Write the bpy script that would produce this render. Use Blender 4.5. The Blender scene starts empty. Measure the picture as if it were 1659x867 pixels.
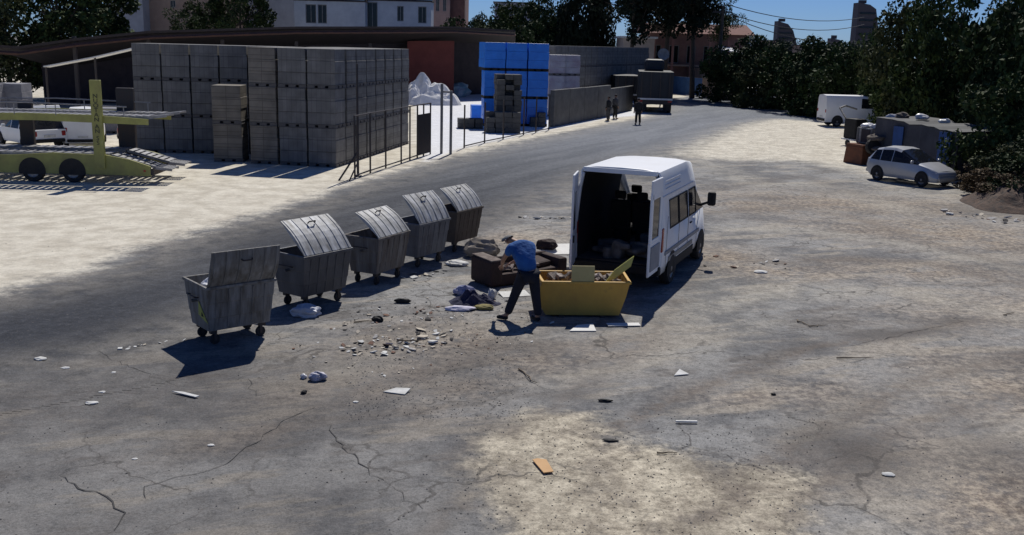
import bpy, math, random
import numpy as np
from mathutils import Vector, Matrix
R = math.radians
rng = random.Random(7)
sc = bpy.context.scene
COL = sc.collection

# ---------------------------------------------------------------- camera
F_PX, CX, CY, CAMH = 1600.0, 829.5, 433.5, 5.1
PITCH = math.atan(363.5 / F_PX); ROLL = R(1.5)
cF = Vector((0, math.cos(PITCH), -math.sin(PITCH)))
_r0 = Vector((1, 0, 0)); _u0 = Vector((0, math.sin(PITCH), math.cos(PITCH)))
cR = _r0 * math.cos(ROLL) + _u0 * math.sin(ROLL)
cU = -_r0 * math.sin(ROLL) + _u0 * math.cos(ROLL)
cam_d = bpy.data.cameras.new('camera'); cam = bpy.data.objects.new('camera', cam_d); COL.objects.link(cam)
cam.matrix_world = Matrix(((cR.x, cU.x, -cF.x, 0), (cR.y, cU.y, -cF.y, 0), (cR.z, cU.z, -cF.z, CAMH), (0, 0, 0, 1)))
cam_d.sensor_fit = 'HORIZONTAL'; cam_d.sensor_width = 36.0; cam_d.lens = 36.0 * F_PX / 1659.0
cam_d.clip_start = 0.1; cam_d.clip_end = 3000
sc.camera = cam
# ---------------------------------------------------------------- world, sun, exposure
SUN_TO = Vector((0.13, 0.78, 1.0)).normalized()
w = bpy.data.worlds.new('World'); sc.world = w; w.use_nodes = True
nt = w.node_tree; nt.nodes.clear()
sky = nt.nodes.new('ShaderNodeTexSky'); sky.sky_type = 'NISHITA'; sky.sun_disc = False
sky.sun_elevation = math.asin(SUN_TO.z); sky.sun_rotation = math.atan2(SUN_TO.x, SUN_TO.y)
sky.air_density = 0.8; sky.dust_density = 0.6; sky.ozone_density = 6.0; sky.altitude = 1200
bg = nt.nodes.new('ShaderNodeBackground'); bg.inputs[1].default_value = 0.05
wo = nt.nodes.new('ShaderNodeOutputWorld')
tint = nt.nodes.new('ShaderNodeMix'); tint.data_type = 'RGBA'; tint.blend_type = 'MULTIPLY'; tint.inputs[0].default_value = 1.0; tint.inputs[7].default_value = (0.92, 1.22, 1.75, 1)
nt.links.new(sky.outputs[0], tint.inputs[6]); nt.links.new(tint.outputs[2], bg.inputs[0]); nt.links.new(bg.outputs[0], wo.inputs[0])
sl = bpy.data.lights.new('sun', 'SUN'); sl.energy = 5.0; sl.angle = R(0.5); sl.color = (1.0, 0.955, 0.88)
so = bpy.data.objects.new('sun', sl); COL.objects.link(so)
so.rotation_euler = SUN_TO.to_track_quat('Z', 'Y').to_euler(); so.location = (0, 0, 40)
sc.view_settings.view_transform = 'Standard'; sc.view_settings.look = 'None'
sc.view_settings.exposure = -0.4; sc.view_settings.gamma = 1.0; sc.view_settings.use_curve_mapping = False
sc.render.resolution_x = 1024; sc.render.resolution_y = 535
try: sc.cycles.filter_width = 1.5
except Exception: pass

# ---------------------------------------------------------------- helpers
def ray(px, py): return cF + cR * ((px - CX) / F_PX) - cU * ((py - CY) / F_PX)
def G(px, py, z=0.0):
    d = ray(px, py); t = (z - CAMH) / d.z
    return Vector((d.x * t, d.y * t, z))
def D(px, py, Y):
    d = ray(px, py); t = Y / d.y
    return Vector((d.x * t, Y, CAMH + d.z * t))
def XY(px, Y): return D(px, 80, Y).x

def tag(o, label=None, cat=None, group=None, kind=None):
    if label: o['label'] = label
    if cat: o['category'] = cat
    if group: o['group'] = group
    if kind: o['kind'] = kind
    return o
def empty(name, loc, rz=0.0, label=None, cat=None, group=None):
    o = bpy.data.objects.new(name, None); COL.objects.link(o); o.empty_display_size = 0.2
    o.location = loc; o.rotation_euler = (0, 0, rz)
    return tag(o, label, cat, group)
def copy_tree(o, parent=None):
    c = o.copy(); COL.objects.link(c)
    if parent is not None: c.parent = parent
    for ch in [x for x in bpy.data.objects if x.parent == o]: copy_tree(ch, c)
    return c

class MB:
    def __init__(s): s.v = []; s.f = []
    def add(s, vs, fs):
        n = len(s.v); s.v += [tuple(v) for v in vs]; s.f += [tuple(i + n for i in f) for f in fs]; return s
    def box(s, c, d, rz=0.0, rx=0.0, ry=0.0, taper=1.0):
        x, y, z = d[0] / 2, d[1] / 2, d[2] / 2
        M = Matrix.Translation(Vector(c)) @ Matrix.Rotation(rz, 4, 'Z') @ Matrix.Rotation(ry, 4, 'Y') @ Matrix.Rotation(rx, 4, 'X')
        vs = []
        for k, (a, b, e) in enumerate([(-1, -1, -1), (1, -1, -1), (1, 1, -1), (-1, 1, -1), (-1, -1, 1), (1, -1, 1), (1, 1, 1), (-1, 1, 1)]):
            t = taper if e < 0 else 1.0
            vs.append(M @ Vector((a * x * t, b * y * t, e * z)))
        return s.add(vs, [(0, 3, 2, 1), (4, 5, 6, 7), (0, 1, 5, 4), (1, 2, 6, 5), (2, 3, 7, 6), (3, 0, 4, 7)])
    def tube(s, p0, p1, r0, r1=None, n=8):
        p0, p1 = Vector(p0), Vector(p1); r1 = r0 if r1 is None else r1
        q = (p1 - p0).to_track_quat('Z', 'Y'); vs = []
        for p, r in ((p0, r0), (p1, r1)):
            for k in range(n):
                a = 2 * math.pi * k / n; vs.append(p + q @ Vector((math.cos(a) * r, math.sin(a) * r, 0)))
        fs = [(k, (k + 1) % n, n + (k + 1) % n, n + k) for k in range(n)] + [tuple(range(n - 1, -1, -1)), tuple(range(n, 2 * n))]
        return s.add(vs, fs)
    def path(s, pts, r, n=6):
        for a, b in zip(pts[:-1], pts[1:]): s.tube(a, b, r, r, n)
        return s
    def prism(s, pts, off):
        n = len(pts); off = Vector(off); a = [Vector(p) for p in pts]; b = [p + off for p in a]
        return s.add(a + b, [tuple(range(n - 1, -1, -1)), tuple(range(n, 2 * n))] + [(k, (k + 1) % n, n + (k + 1) % n, n + k) for k in range(n)])
    def lathe(s, c, axis, prof, n=20):
        q = Vector(axis).to_track_quat('Z', 'Y'); c = Vector(c); vs = []; fs = []
        for (r, h) in prof:
            for k in range(n):
                a = 2 * math.pi * k / n; vs.append(c + q @ Vector((math.cos(a) * r, math.sin(a) * r, h)))
        for i in range(len(prof) - 1):
            for k in range(n): fs.append((i * n + k, i * n + (k + 1) % n, (i + 1) * n + (k + 1) % n, (i + 1) * n + k))
        fs.append(tuple(range(n - 1, -1, -1))); m = len(prof) - 1; fs.append(tuple(m * n + k for k in range(n)))
        return s.add(vs, fs)
    def quad(s, a, b, c, d): return s.add([a, b, c, d], [(0, 1, 2, 3)])
    def build(s, name, mat, parent=None, bevel=0.0, smooth=False, thick=0.0):
        me = bpy.data.meshes.new(name); me.from_pydata(s.v, [], s.f); me.validate(); me.update()
        me.materials.append(mat)
        if smooth:
            import bmesh
            bm = bmesh.new(); bm.from_mesh(me); bmesh.ops.remove_doubles(bm, verts=bm.verts, dist=1e-4); bmesh.ops.recalc_face_normals(bm, faces=bm.faces); bm.to_mesh(me); bm.free()
            me.polygons.foreach_set('use_smooth', [True] * len(me.polygons))
            me.set_sharp_from_angle(angle=R(38))
        o = bpy.data.objects.new(name, me); COL.objects.link(o)
        if parent is not None: o.parent = parent
        if thick:
            m = o.modifiers.new('s', 'SOLIDIFY'); m.thickness = thick; m.offset = -1
        if bevel:
            m = o.modifiers.new('b', 'BEVEL'); m.width = bevel; m.segments = 2; m.limit_method = 'ANGLE'
        return o

_mats = {}
def mat(name, c1, c2=None, rough=0.7, scale=3.0, metal=0.0, bump=0.0, bscale=None, stretch=(1, 1, 1), detail=5, lo=0.35, hi=0.65, c3=None, spec=0.5):
    if name in _mats: return _mats[name]
    m = bpy.data.materials.new(name); m.use_nodes = True; n = m.node_tree.nodes; L = m.node_tree.links
    b = n['Principled BSDF']; b.inputs['Roughness'].default_value = rough; b.inputs['Metallic'].default_value = metal
    b.inputs['Specular IOR Level'].default_value = spec
    c2 = c2 or tuple(x * 0.72 for x in c1)
    tc = n.new('ShaderNodeTexCoord'); oi = n.new('ShaderNodeObjectInfo'); mp = n.new('ShaderNodeMapping')
    mp.inputs['Scale'].default_value = stretch
    L.new(tc.outputs['Object'], mp.inputs[0])
    ad = n.new('ShaderNodeVectorMath'); ad.operation = 'MULTIPLY_ADD'
    ad.inputs[1].default_value = (37, 17, 23); L.new(oi.outputs['Random'], ad.inputs[0]); L.new(mp.outputs[0], ad.inputs[2])
    no = n.new('ShaderNodeTexNoise'); no.inputs['Scale'].default_value = scale; no.inputs['Detail'].default_value = detail; no.inputs['Roughness'].default_value = 0.65
    L.new(ad.outputs[0], no.inputs['Vector'])
    cr = n.new('ShaderNodeValToRGB'); cr.color_ramp.elements[0].position = lo; cr.color_ramp.elements[1].position = hi
    cr.color_ramp.elements[0].color = (*c2, 1); cr.color_ramp.elements[1].color = (*c1, 1)
    if c3:
        e = cr.color_ramp.elements.new(min(0.95, hi + 0.1)); e.color = (*c3, 1)
    L.new(no.outputs['Fac'], cr.inputs[0]); L.new(cr.outputs[0], b.inputs['Base Color'])
    if bump:
        n2 = n.new('ShaderNodeTexNoise'); n2.inputs['Scale'].default_value = bscale or scale * 6; n2.inputs['Detail'].default_value = 4
        L.new(ad.outputs[0], n2.inputs['Vector']); bp = n.new('ShaderNodeBump'); bp.inputs['Strength'].default_value = bump; bp.inputs['Distance'].default_value = 0.05
        L.new(n2.outputs['Fac'], bp.inputs['Height']); L.new(bp.outputs[0], b.inputs['Normal'])
    _mats[name] = m; return m
def glassmat(name, col, alpha=0.3, rough=0.05, spec=0.3):
    m = bpy.data.materials.new(name); m.use_nodes = True; n = m.node_tree.nodes; L = m.node_tree.links
    b = n['Principled BSDF']; b.inputs['Base Color'].default_value = (*col, 1); b.inputs['Roughness'].default_value = rough
    b.inputs['Alpha'].default_value = alpha; b.inputs['Specular IOR Level'].default_value = spec; return m

M_white = mat('white_paint', (0.86, 0.87, 0.88), (0.80, 0.80, 0.80), 0.4, 1.2, lo=0.3, hi=0.5)
M_silver = mat('silver_paint', (0.52, 0.53, 0.55), (0.45, 0.46, 0.48), 0.3, 1.2, metal=0.35)
M_rubber = mat('rubber', (0.02, 0.02, 0.022), (0.035, 0.033, 0.03), 0.85, 4)
M_black = mat('black_plastic', (0.014, 0.014, 0.016), (0.022, 0.022, 0.022), 0.7, 5, spec=.3)
M_rim = mat('steel_rim', (0.30, 0.30, 0.31), (0.16, 0.15, 0.14), 0.45, 6, metal=0.5)
M_dglass = glassmat('tinted_glass', (0.012, 0.014, 0.02), 0.93)
M_cglass = glassmat('clear_glass', (0.25, 0.3, 0.32), 0.16)
M_red = mat('red_lamp', (0.35, 0.02, 0.02), (0.25, 0.015, 0.015), 0.25, 8)
M_lamp = mat('clear_lamp', (0.75, 0.75, 0.72), (0.5, 0.5, 0.5), 0.15, 8)
M_lining = mat('dark_lining', (0.02, 0.019, 0.02), (0.012, 0.012, 0.013), 0.9, 3)
M_steel = mat('galvanised_steel', (0.27, 0.268, 0.262), (0.12, 0.11, 0.095), 0.7, 2.2, metal=0.2, bump=0.12, stretch=(3.5, 3.5, 0.35), c3=(0.34, 0.335, 0.32))
M_steel_b = mat('lid_steel', (0.56, 0.57, 0.58), (0.22, 0.215, 0.20), 0.62, 2.5, metal=0.1, bump=0.1, stretch=(3.5, 0.5, 1), c3=(0.60, 0.61, 0.62))
M_steel_d = mat('rusty_brown_steel', (0.11, 0.09, 0.075), (0.065, 0.05, 0.04), 0.75, 2.2, metal=0.15, bump=0.15, stretch=(1.5, 1.5, 0.45))
M_iron = mat('dark_iron', (0.035, 0.033, 0.035), (0.05, 0.035, 0.03), 0.6, 5)
M_concrete = mat('grey_concrete', (0.15, 0.15, 0.145), (0.10, 0.098, 0.096), 0.9, 1.5, bump=0.2)
M_wood = mat('old_wood', (0.22, 0.17, 0.11), (0.12, 0.09, 0.06), 0.85, 4, stretch=(0.4, 4, 4))
M_skin = mat('skin', (0.36, 0.2, 0.13), (0.31, 0.17, 0.11), 0.55, 6)
M_paper = mat('white_paper', (0.74, 0.74, 0.72), (0.55, 0.55, 0.52), 0.8, 6)
M_cloth_b = mat('blue_cloth', (0.025, 0.12, 0.36), (0.018, 0.085, 0.27), 0.9, 5, bump=0.4, bscale=14)
M_cloth_n = mat('navy_cloth', (0.012, 0.014, 0.022), (0.02, 0.02, 0.03), 0.95, 5, bump=0.4, bscale=14)

# ================================================================= GROUND
def sdf(P, poly):
    """signed distance (positive inside) of points P (n,2) to polygon"""
    poly = np.array(poly, float); n = len(poly); d = np.full(len(P), 1e9); ins = np.zeros(len(P), bool)
    for i in range(n):
        a = poly[i]; b = poly[(i + 1) % n]; e = b - a; wv = P - a
        t = np.clip((wv @ e) / (e @ e + 1e-12), 0, 1); q = wv - t[:, None] * e
        d = np.minimum(d, np.hypot(q[:, 0], q[:, 1]))
        c = ((a[1] <= P[:, 1]) != (b[1] <= P[:, 1])); 
        with np.errstate(divide='ignore', invalid='ignore'):
            xi = a[0] + (P[:, 1] - a[1]) * e[0] / (e[1] if abs(e[1]) > 1e-12 else 1e-12)
        ins ^= c & (P[:, 0] < xi)
    return np.where(ins, d, -d)
def gp(pts): return [tuple(G(x, y)[:2]) for x, y in pts]
up_edge = [(0, 474), (150, 437), (230, 402), (330, 374), (460, 337), (555, 304), (700, 262), (850, 228), (980, 202), (1050, 190), (1078, 178), (1090, 160)]
lo_edge = [(1340, 200), (1255, 194), (1200, 203), (1165, 217), (1120, 234), (1060, 252), (1000, 274), (900, 325), (780, 385), (650, 430), (450, 500), (300, 560), (200, 590), (0, 625)]
P_road = [tuple(Vector(gp([(0, 474)])[0]) + Vector((-30, -11)))] + gp(up_edge) + gp([(1110, 152), (1215, 160), (1340, 176), (1500, 196), (1500, 212)]) + gp(lo_edge) + [tuple(Vector(gp([(0, 625)])[0]) + Vector((-30, -11)))]
P_sandL = [tuple(Vector(gp([(0, 474)])[0]) + Vector((-30, -11)))] + gp(up_edge) + [(30, 130), (-120, 130), (-120, 10)]
P_sandR = gp([(1340, 198), (1255, 192), (1200, 201), (1165, 215), (1118, 233), (1085, 252), (1180, 262), (1290, 262), (1380, 280), (1420, 310), (1560, 335), (1659, 400), (1800, 330), (1560, 215)])
P_conc = gp([(688, 262), (672, 150), (690, 128), (760, 128), (1040, 122), (1045, 186), (985, 192), (850, 218), (750, 240)])
P_patch = gp([(740, 760), (800, 690), (880, 662), (960, 668), (1010, 712), (1150, 742), (1290, 762), (1330, 810), (1300, 900), (1000, 960), (880, 910), (800, 840)])
def build_sheet(name, ys, us, z, clip=None, margin=0.0):
    ys = np.array(ys); us = np.array(us)
    YY, UU = np.meshgrid(ys, us, indexing='ij'); XX = UU * np.maximum(YY + 2.0, 14.0)
    P = np.stack([XX.ravel(), YY.ravel()], 1); nr, nc = YY.shape
    road = sdf(P, P_road); sandl = sdf(P, P_sandL); sandr = sdf(P, P_sandR); conc = sdf(P, P_conc); patch = sdf(P, P_patch)
    def blobs(lst):
        s = np.zeros(len(P))
        for (px, py, rx, ry, ang, k) in lst:
            g = G(px, py); dx = P[:, 0] - g.x; dy = P[:, 1] - g.y; a = R(ang)
            u = (dx * math.cos(a) + dy * math.sin(a)) / rx; v = (-dx * math.sin(a) + dy * math.cos(a)) / ry
            s = np.maximum(s, k * np.exp(-(u * u + v * v)))
        return s
    tan = blobs([(700, 550, 2.2, 1.2, 45, .9), (640, 610, 1.5, .8, 50, .6), (860, 590, 1.6, .9, 30, .6), (850, 385, 1.8, 1.2, 40, 1.0), (1230, 335, 1.6, 1.6, 0, .9), (1170, 415, 1.2, 1.6, 0, .9),
                 (1260, 440, 2.0, 1.0, -10, .8), (1400, 330, 6, 3.0, -10, .85), (1560, 380, 5, 3, -20, .9), (1620, 500, 3, 2, 20, .7), (1500, 440, 3.5, 1.4, 0, .7), (1590, 800, 1.6, 2.0, 0, .95),
                 (1200, 640, 1.0, .6, 0, .6), (960, 570, 1.3, 1.0, 0, .55), (1350, 640, 1.2, 1.4, 0, .5), (520, 625, 1.4, .5, 50, .6), (400, 700, .5, 1.2, -45, .5), (740, 640, 1.6, .6, 60, .5), (1640, 640, 1.5, 3, 0, .7)])
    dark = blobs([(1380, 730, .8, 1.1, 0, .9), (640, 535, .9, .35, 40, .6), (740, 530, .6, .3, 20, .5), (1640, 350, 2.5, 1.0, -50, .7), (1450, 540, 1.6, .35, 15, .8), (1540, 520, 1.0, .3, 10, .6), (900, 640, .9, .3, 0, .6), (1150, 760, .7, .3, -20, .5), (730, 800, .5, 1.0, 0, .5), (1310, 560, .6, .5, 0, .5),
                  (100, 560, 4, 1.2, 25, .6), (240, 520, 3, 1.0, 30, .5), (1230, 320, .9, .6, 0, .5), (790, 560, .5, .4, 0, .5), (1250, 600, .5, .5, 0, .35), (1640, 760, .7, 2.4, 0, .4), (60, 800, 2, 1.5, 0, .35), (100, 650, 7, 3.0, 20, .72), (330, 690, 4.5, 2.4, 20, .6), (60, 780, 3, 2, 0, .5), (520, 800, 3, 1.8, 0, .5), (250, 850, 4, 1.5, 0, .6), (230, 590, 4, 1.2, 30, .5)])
    def lines(lst):
        s = np.zeros(len(P))
        for (pts, wd, k) in lst:
            q = np.array([tuple(G(x, y)[:2]) for x, y in pts]); dm = np.full(len(P), 1e9)
            for a_, b_ in zip(q[:-1], q[1:]):
                e = b_ - a_; wv = P - a_; t = np.clip((wv @ e) / (e @ e), 0, 1); dm = np.minimum(dm, np.hypot(*(wv - t[:, None] * e).T))
            s = np.maximum(s, k * np.exp(-(dm / wd) ** 2))
        return s
    track = lines([([(1120, 880), (1230, 760), (1340, 690), (1480, 620), (1680, 570)], .28, .8), ([(1240, 880), (1330, 780), (1430, 710), (1560, 660), (1700, 630)], .25, .7), ([(1130, 400), (1240, 425), (1360, 420), (1500, 425), (1680, 470)], .35, .8),
        ([(1140, 345), (1260, 335), (1380, 350), (1520, 400), (1680, 440)], .4, .7), ([(820, 700), (930, 640), (1040, 560), (1110, 470), (1160, 400)], .25, .55), ([(560, 640), (700, 600), (820, 560), (960, 560), (1060, 540)], .3, .6),
        ([(1000, 690), (1110, 640), (1210, 600), (1330, 560), (1440, 548), (1560, 520)], .2, .8), ([(700, 867), (770, 790), (740, 740), (790, 690)], .2, .6), ([(1200, 300), (1300, 285), (1400, 320)], .5, .5), ([(1180, 880), (1290, 800), (1380, 760), (1659, 720)], .4, .5), ([(420, 710), (510, 660), (640, 640), (760, 620)], .25, .5)])
    dusty = lines([([(1180, 370), (1320, 375), (1460, 395), (1680, 440)], .5, .8), ([(1080, 520), (1200, 480), (1340, 470), (1500, 480), (1680, 520)], .7, .7), ([(880, 620), (1000, 600), (1150, 560), (1250, 520)], .4, .6), ([(1400, 867), (1500, 760), (1659, 690)], .5, .6), ([(1130, 260), (1230, 300), (1330, 300), (1480, 345)], .8, .7),
        ([(780, 360), (850, 370), (910, 400)], .5, .7), ([(560, 600), (660, 560), (760, 520), (840, 540)], .5, .6), ([(1300, 700), (1420, 640), (1600, 590)], .3, .6)])
    idx = np.arange(nr * nc).reshape(nr, nc)
    q = np.stack([idx[:-1, :-1].ravel(), idx[:-1, 1:].ravel(), idx[1:, 1:].ravel(), idx[1:, :-1].ravel()], 1)
    if clip:
        keep = (road > -margin)[q].all(1); q = q[keep]
        used = np.unique(q); remap = np.zeros(nr * nc, int); remap[used] = np.arange(len(used)); q = remap[q]
        P = P[used]; road, sandl, sandr, conc, patch, tan, dark, track, dusty = [a[used] for a in (road, sandl, sandr, conc, patch, tan, dark, track, dusty)]
    me = bpy.data.meshes.new(name); nv = len(P); nf = len(q)
    me.vertices.add(nv); me.loops.add(nf * 4); me.polygons.add(nf)
    co = np.zeros((nv, 3), np.float32); co[:, :2] = P; co[:, 2] = z; me.vertices.foreach_set('co', co.ravel())
    me.loops.foreach_set('vertex_index', q.ravel().astype(np.int32)); me.polygons.foreach_set('loop_start', np.arange(0, nf * 4, 4, dtype=np.int32))
    me.update(calc_edges=True); me.validate()
    for nm, a in (('road', road), ('sandl', np.maximum(sandl, -20)), ('sandr', sandr), ('conc', conc), ('patch', patch), ('tan', tan), ('dark', dark), ('track', track), ('dusty', dusty)):
        at = me.attributes.new(nm, 'FLOAT', 'POINT'); at.data.foreach_set('value', np.clip(a, -20, 20).astype(np.float32))
    me.materials.append(M_ground)
    o = bpy.data.objects.new(name, me); COL.objects.link(o); o['kind'] = 'structure'; return o

def make_ground_mat():
    m = bpy.data.materials.new('worn_ground'); m.use_nodes = True; n = m.node_tree.nodes; L = m.node_tree.links
    b = n['Principled BSDF']; b.inputs['Roughness'].default_value = 0.9; b.inputs['Specular IOR Level'].default_value = 0.25
    geo = n.new('ShaderNodeNewGeometry')
    def noise(scale, detail=6, rough=0.6, vec=None, st=None, w=0):
        t = n.new('ShaderNodeTexNoise'); t.inputs['Scale'].default_value = scale; t.inputs['Detail'].default_value = detail; t.inputs['Roughness'].default_value = rough
        if st is not None:
            mp = n.new('ShaderNodeMapping'); mp.inputs['Scale'].default_value = st; m0 = n.new('ShaderNodeMapping'); m0.inputs['Rotation'].default_value = (0, 0, R(w)); L.new(geo.outputs['Position'], m0.inputs[0]); L.new(m0.outputs[0], mp.inputs[0]); L.new(mp.outputs[0], t.inputs['Vector'])
        else: L.new(geo.outputs['Position'], t.inputs['Vector'])
        return t.outputs['Fac']
    def attr(nm):
        a = n.new('ShaderNodeAttribute'); a.attribute_name = nm; return a.outputs['Fac']
    def math_(op, a, bb, c=None):
        t = n.new('ShaderNodeMath'); t.operation = op
        for i, x in enumerate([a, bb, c]):
            if x is None: continue
            if isinstance(x, (int, float)): t.inputs[i].default_value = x
            else: L.new(x, t.inputs[i])
        return t.outputs[0]
    def ramp(f, lo, hi, a=0.0, c=1.0):
        t = n.new('ShaderNodeMapRange'); t.inputs[1].default_value = lo; t.inputs[2].default_value = hi; t.inputs[3].default_value = a; t.inputs[4].default_value = c
        t.interpolation_type = 'SMOOTHSTEP'
        L.new(f, t.inputs[0]); return t.outputs[0]
    def mix(f, a, c):
        t = n.new('ShaderNodeMix'); t.data_type = 'RGBA'
        if isinstance(f, (int, float)): t.inputs[0].default_value = f
        else: L.new(f, t.inputs[0])
        for k, x in ((6, a), (7, c)):
            if isinstance(x, tuple): t.inputs[k].default_value = (*x, 1)
            else: L.new(x, t.inputs[k])
        return t.outputs[2]
    nb = noise(0.35, 8, 0.65); nm = noise(1.3, 8, 0.65); nf = noise(7, 6, 0.7); ng = noise(45, 3, 0.8)
    streak = noise(1.0, 6, 0.6, st=(0.14, 1.0, 1), w=-62); swirl = noise(0.8, 7, 0.65, st=(0.35, 1.2, 1), w=-20); ng2 = noise(19, 4, 0.75); nm2 = noise(3.1, 8, 0.7)
    def field(nm_, amp, lo, hi):
        s = math_('MULTIPLY_ADD', math_('SUBTRACT', nm, 0.5), amp, attr(nm_))
        s = math_('MULTIPLY_ADD', math_('SUBTRACT', nf, 0.5), amp * 0.5, s)
        return ramp(s, lo, hi)
    # yard asphalt
    yard = mix(ramp(nb, 0.43, 0.57), (0.140, 0.143, 0.148), (0.275, 0.274, 0.268))
    yard = mix(ramp(nm, 0.45, 0.75, 0, 0.6), yard, (0.31, 0.30, 0.285))
    yard = mix(ramp(nf, 0.5, 0.8, 0, 0.5), yard, (0.14, 0.14, 0.14))
    yard = mix(ramp(swirl, 0.51, 0.60, 0, 0.6), yard, (0.39, 0.35, 0.29))
    yard = mix(ramp(swirl, 0.46, 0.38, 0, 0.5), yard, (0.13, 0.115, 0.102))
    tn = math_('MULTIPLY', math_('MULTIPLY', attr('tan'), 1.15), ramp(math_('ADD', math_('MULTIPLY', nm, 0.6), math_('MULTIPLY', nf, 0.4)), 0.3, 0.6))
    tanc = mix(ramp(nf, 0.4, 0.6), (0.20, 0.15, 0.112), (0.40, 0.335, 0.255))
    yard = mix(math_('MULTIPLY', tn, 0.9), yard, tanc)
    # patch of sand in the foreground
    sandp = mix(ramp(math_('ADD', math_('MULTIPLY', nm, 0.6), math_('MULTIPLY', nf, 0.4)), 0.38, 0.62), (0.32, 0.275, 0.21), (0.60, 0.54, 0.42))
    yard = mix(math_('MULTIPLY', field('patch', 1.4, -0.25, 0.35), ramp(nm, 0.25, 0.5, 0.55, 1.0)), yard, sandp)
    yard = mix(math_('MULTIPLY', attr('dusty'), ramp(nm, 0.35, 0.6, .2, .9)), yard, (0.40, 0.375, 0.325))
    yard = mix(math_('MULTIPLY', attr('track'), ramp(nm2, 0.38, 0.58, .1, .9)), yard, (0.155, 0.13, 0.108))
    dn2 = n.new('ShaderNodeTexNoise'); dn2.inputs['Scale'].default_value = 1.6; dn2.inputs['Detail'].default_value = 6; L.new(geo.outputs['Position'], dn2.inputs['Vector'])
    dv2 = n.new('ShaderNodeVectorMath'); dv2.operation = 'MULTIPLY_ADD'; dv2.inputs[1].default_value = (1.1, 1.1, 0); L.new(dn2.outputs['Color'], dv2.inputs[0]); L.new(geo.outputs['Position'], dv2.inputs[2])
    vc = n.new('ShaderNodeTexVoronoi'); vc.feature = 'DISTANCE_TO_EDGE'; vc.inputs['Scale'].default_value = 0.42; L.new(dv2.outputs[0], vc.inputs['Vector'])
    yard = mix(math_('MULTIPLY', ramp(vc.outputs['Distance'], 0.012, 0.004), ramp(nb, 0.42, 0.6, 0.0, 0.7)), yard, (0.06, 0.056, 0.052))
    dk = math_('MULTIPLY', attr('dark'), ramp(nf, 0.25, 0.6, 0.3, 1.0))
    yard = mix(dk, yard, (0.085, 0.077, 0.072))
    # road
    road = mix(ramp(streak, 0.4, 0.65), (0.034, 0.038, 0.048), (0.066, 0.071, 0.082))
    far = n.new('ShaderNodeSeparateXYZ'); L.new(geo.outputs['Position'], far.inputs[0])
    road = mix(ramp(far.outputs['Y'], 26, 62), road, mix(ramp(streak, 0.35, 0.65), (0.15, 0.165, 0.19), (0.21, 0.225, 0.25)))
    road = mix(ramp(nf, 0.55, 0.8, 0, 0.4), road, (0.12, 0.12, 0.118))
    inner = field('road', 2.2, 0.4, 2.6)
    dust = mix(0.6, road, (0.38, 0.35, 0.30))
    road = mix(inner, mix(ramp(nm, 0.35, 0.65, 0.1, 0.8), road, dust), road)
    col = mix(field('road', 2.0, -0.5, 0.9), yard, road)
    # sand
    sand = mix(ramp(nm, 0.35, 0.65), (0.54, 0.495, 0.405), (0.74, 0.695, 0.585))
    sand = mix(ramp(nf, 0.55, 0.75, 0, 0.4), sand, (0.40, 0.35, 0.28))
    sand = mix(ramp(streak, 0.55, 0.72, 0, 0.45), sand, (0.42, 0.37, 0.30))
    col = mix(field('sandl', 2.0, -0.4, 0.7), col, sand)
    col = mix(math_('MULTIPLY', field('sandr', 2.6, -0.8, 1.6), ramp(far.outputs['Y'], 35, 50, 0.12, 0.95)), col, sand)
    col = mix(field('conc', 0.8, -0.4, 0.4), col, mix(ramp(nm, 0.4, 0.7), (0.74, 0.75, 0.77), (0.84, 0.85, 0.87)))
    # grit
    col = mix(ramp(ng2, 0.56, 0.70, 0, 0.42), col, (0.09, 0.085, 0.08))
    col = mix(ramp(ng2, 0.44, 0.30, 0, 0.30), col, (0.50, 0.48, 0.45))
    col = mix(ramp(ng, 0.60, 0.72, 0, 0.5), col, (0.07, 0.065, 0.06))
    col = mix(ramp(ng, 0.40, 0.28, 0, 0.35), col, (0.45, 0.43, 0.40))
    vo = n.new('ShaderNodeTexVoronoi'); vo.inputs['Scale'].default_value = 2.3
    dn_ = n.new('ShaderNodeTexNoise'); dn_.inputs['Scale'].default_value = 5.0; dn_.inputs['Detail'].default_value = 3; L.new(geo.outputs['Position'], dn_.inputs['Vector'])
    dv_ = n.new('ShaderNodeVectorMath'); dv_.operation = 'MULTIPLY_ADD'; dv_.inputs[1].default_value = (.5, .5, 0); L.new(dn_.outputs['Color'], dv_.inputs[0]); L.new(geo.outputs['Position'], dv_.inputs[2]); L.new(dv_.outputs[0], vo.inputs['Vector'])
    sp = ramp(vo.outputs['Distance'], 0.11, 0.05, 0, .8)
    pick = n.new('ShaderNodeSeparateColor'); L.new(vo.outputs['Color'], pick.inputs[0])
    col = mix(math_('MULTIPLY', sp, math_('GREATER_THAN', pick.outputs[0], 0.80)), col, (0.055, 0.05, 0.045))
    vv = math_('ADD', math_('MULTIPLY', math_('SUBTRACT', nf, 0.5), 1.5), math_('MULTIPLY', math_('SUBTRACT', ng2, 0.5), 1.9))
    vv = math_('ADD', vv, math_('MULTIPLY', math_('SUBTRACT', ng, 0.5), 1.7)); vv = math_('ADD', vv, math_('MULTIPLY', math_('SUBTRACT', nm2, 0.5), 1.1)); vv = math_('MULTIPLY_ADD', vv, math_('SUBTRACT', 1.0, math_('MULTIPLY', field('sandl', 2.0, -0.4, 0.7), 0.6)), 1.0)
    hsv = n.new('ShaderNodeHueSaturation'); L.new(vv, hsv.inputs['Value']); L.new(col, hsv.inputs['Color']); col = hsv.outputs[0]
    L.new(col, b.inputs['Base Color'])
    bp = n.new('ShaderNodeBump'); bp.inputs['Strength'].default_value = 0.5; bp.inputs['Distance'].default_value = 0.03
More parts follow.
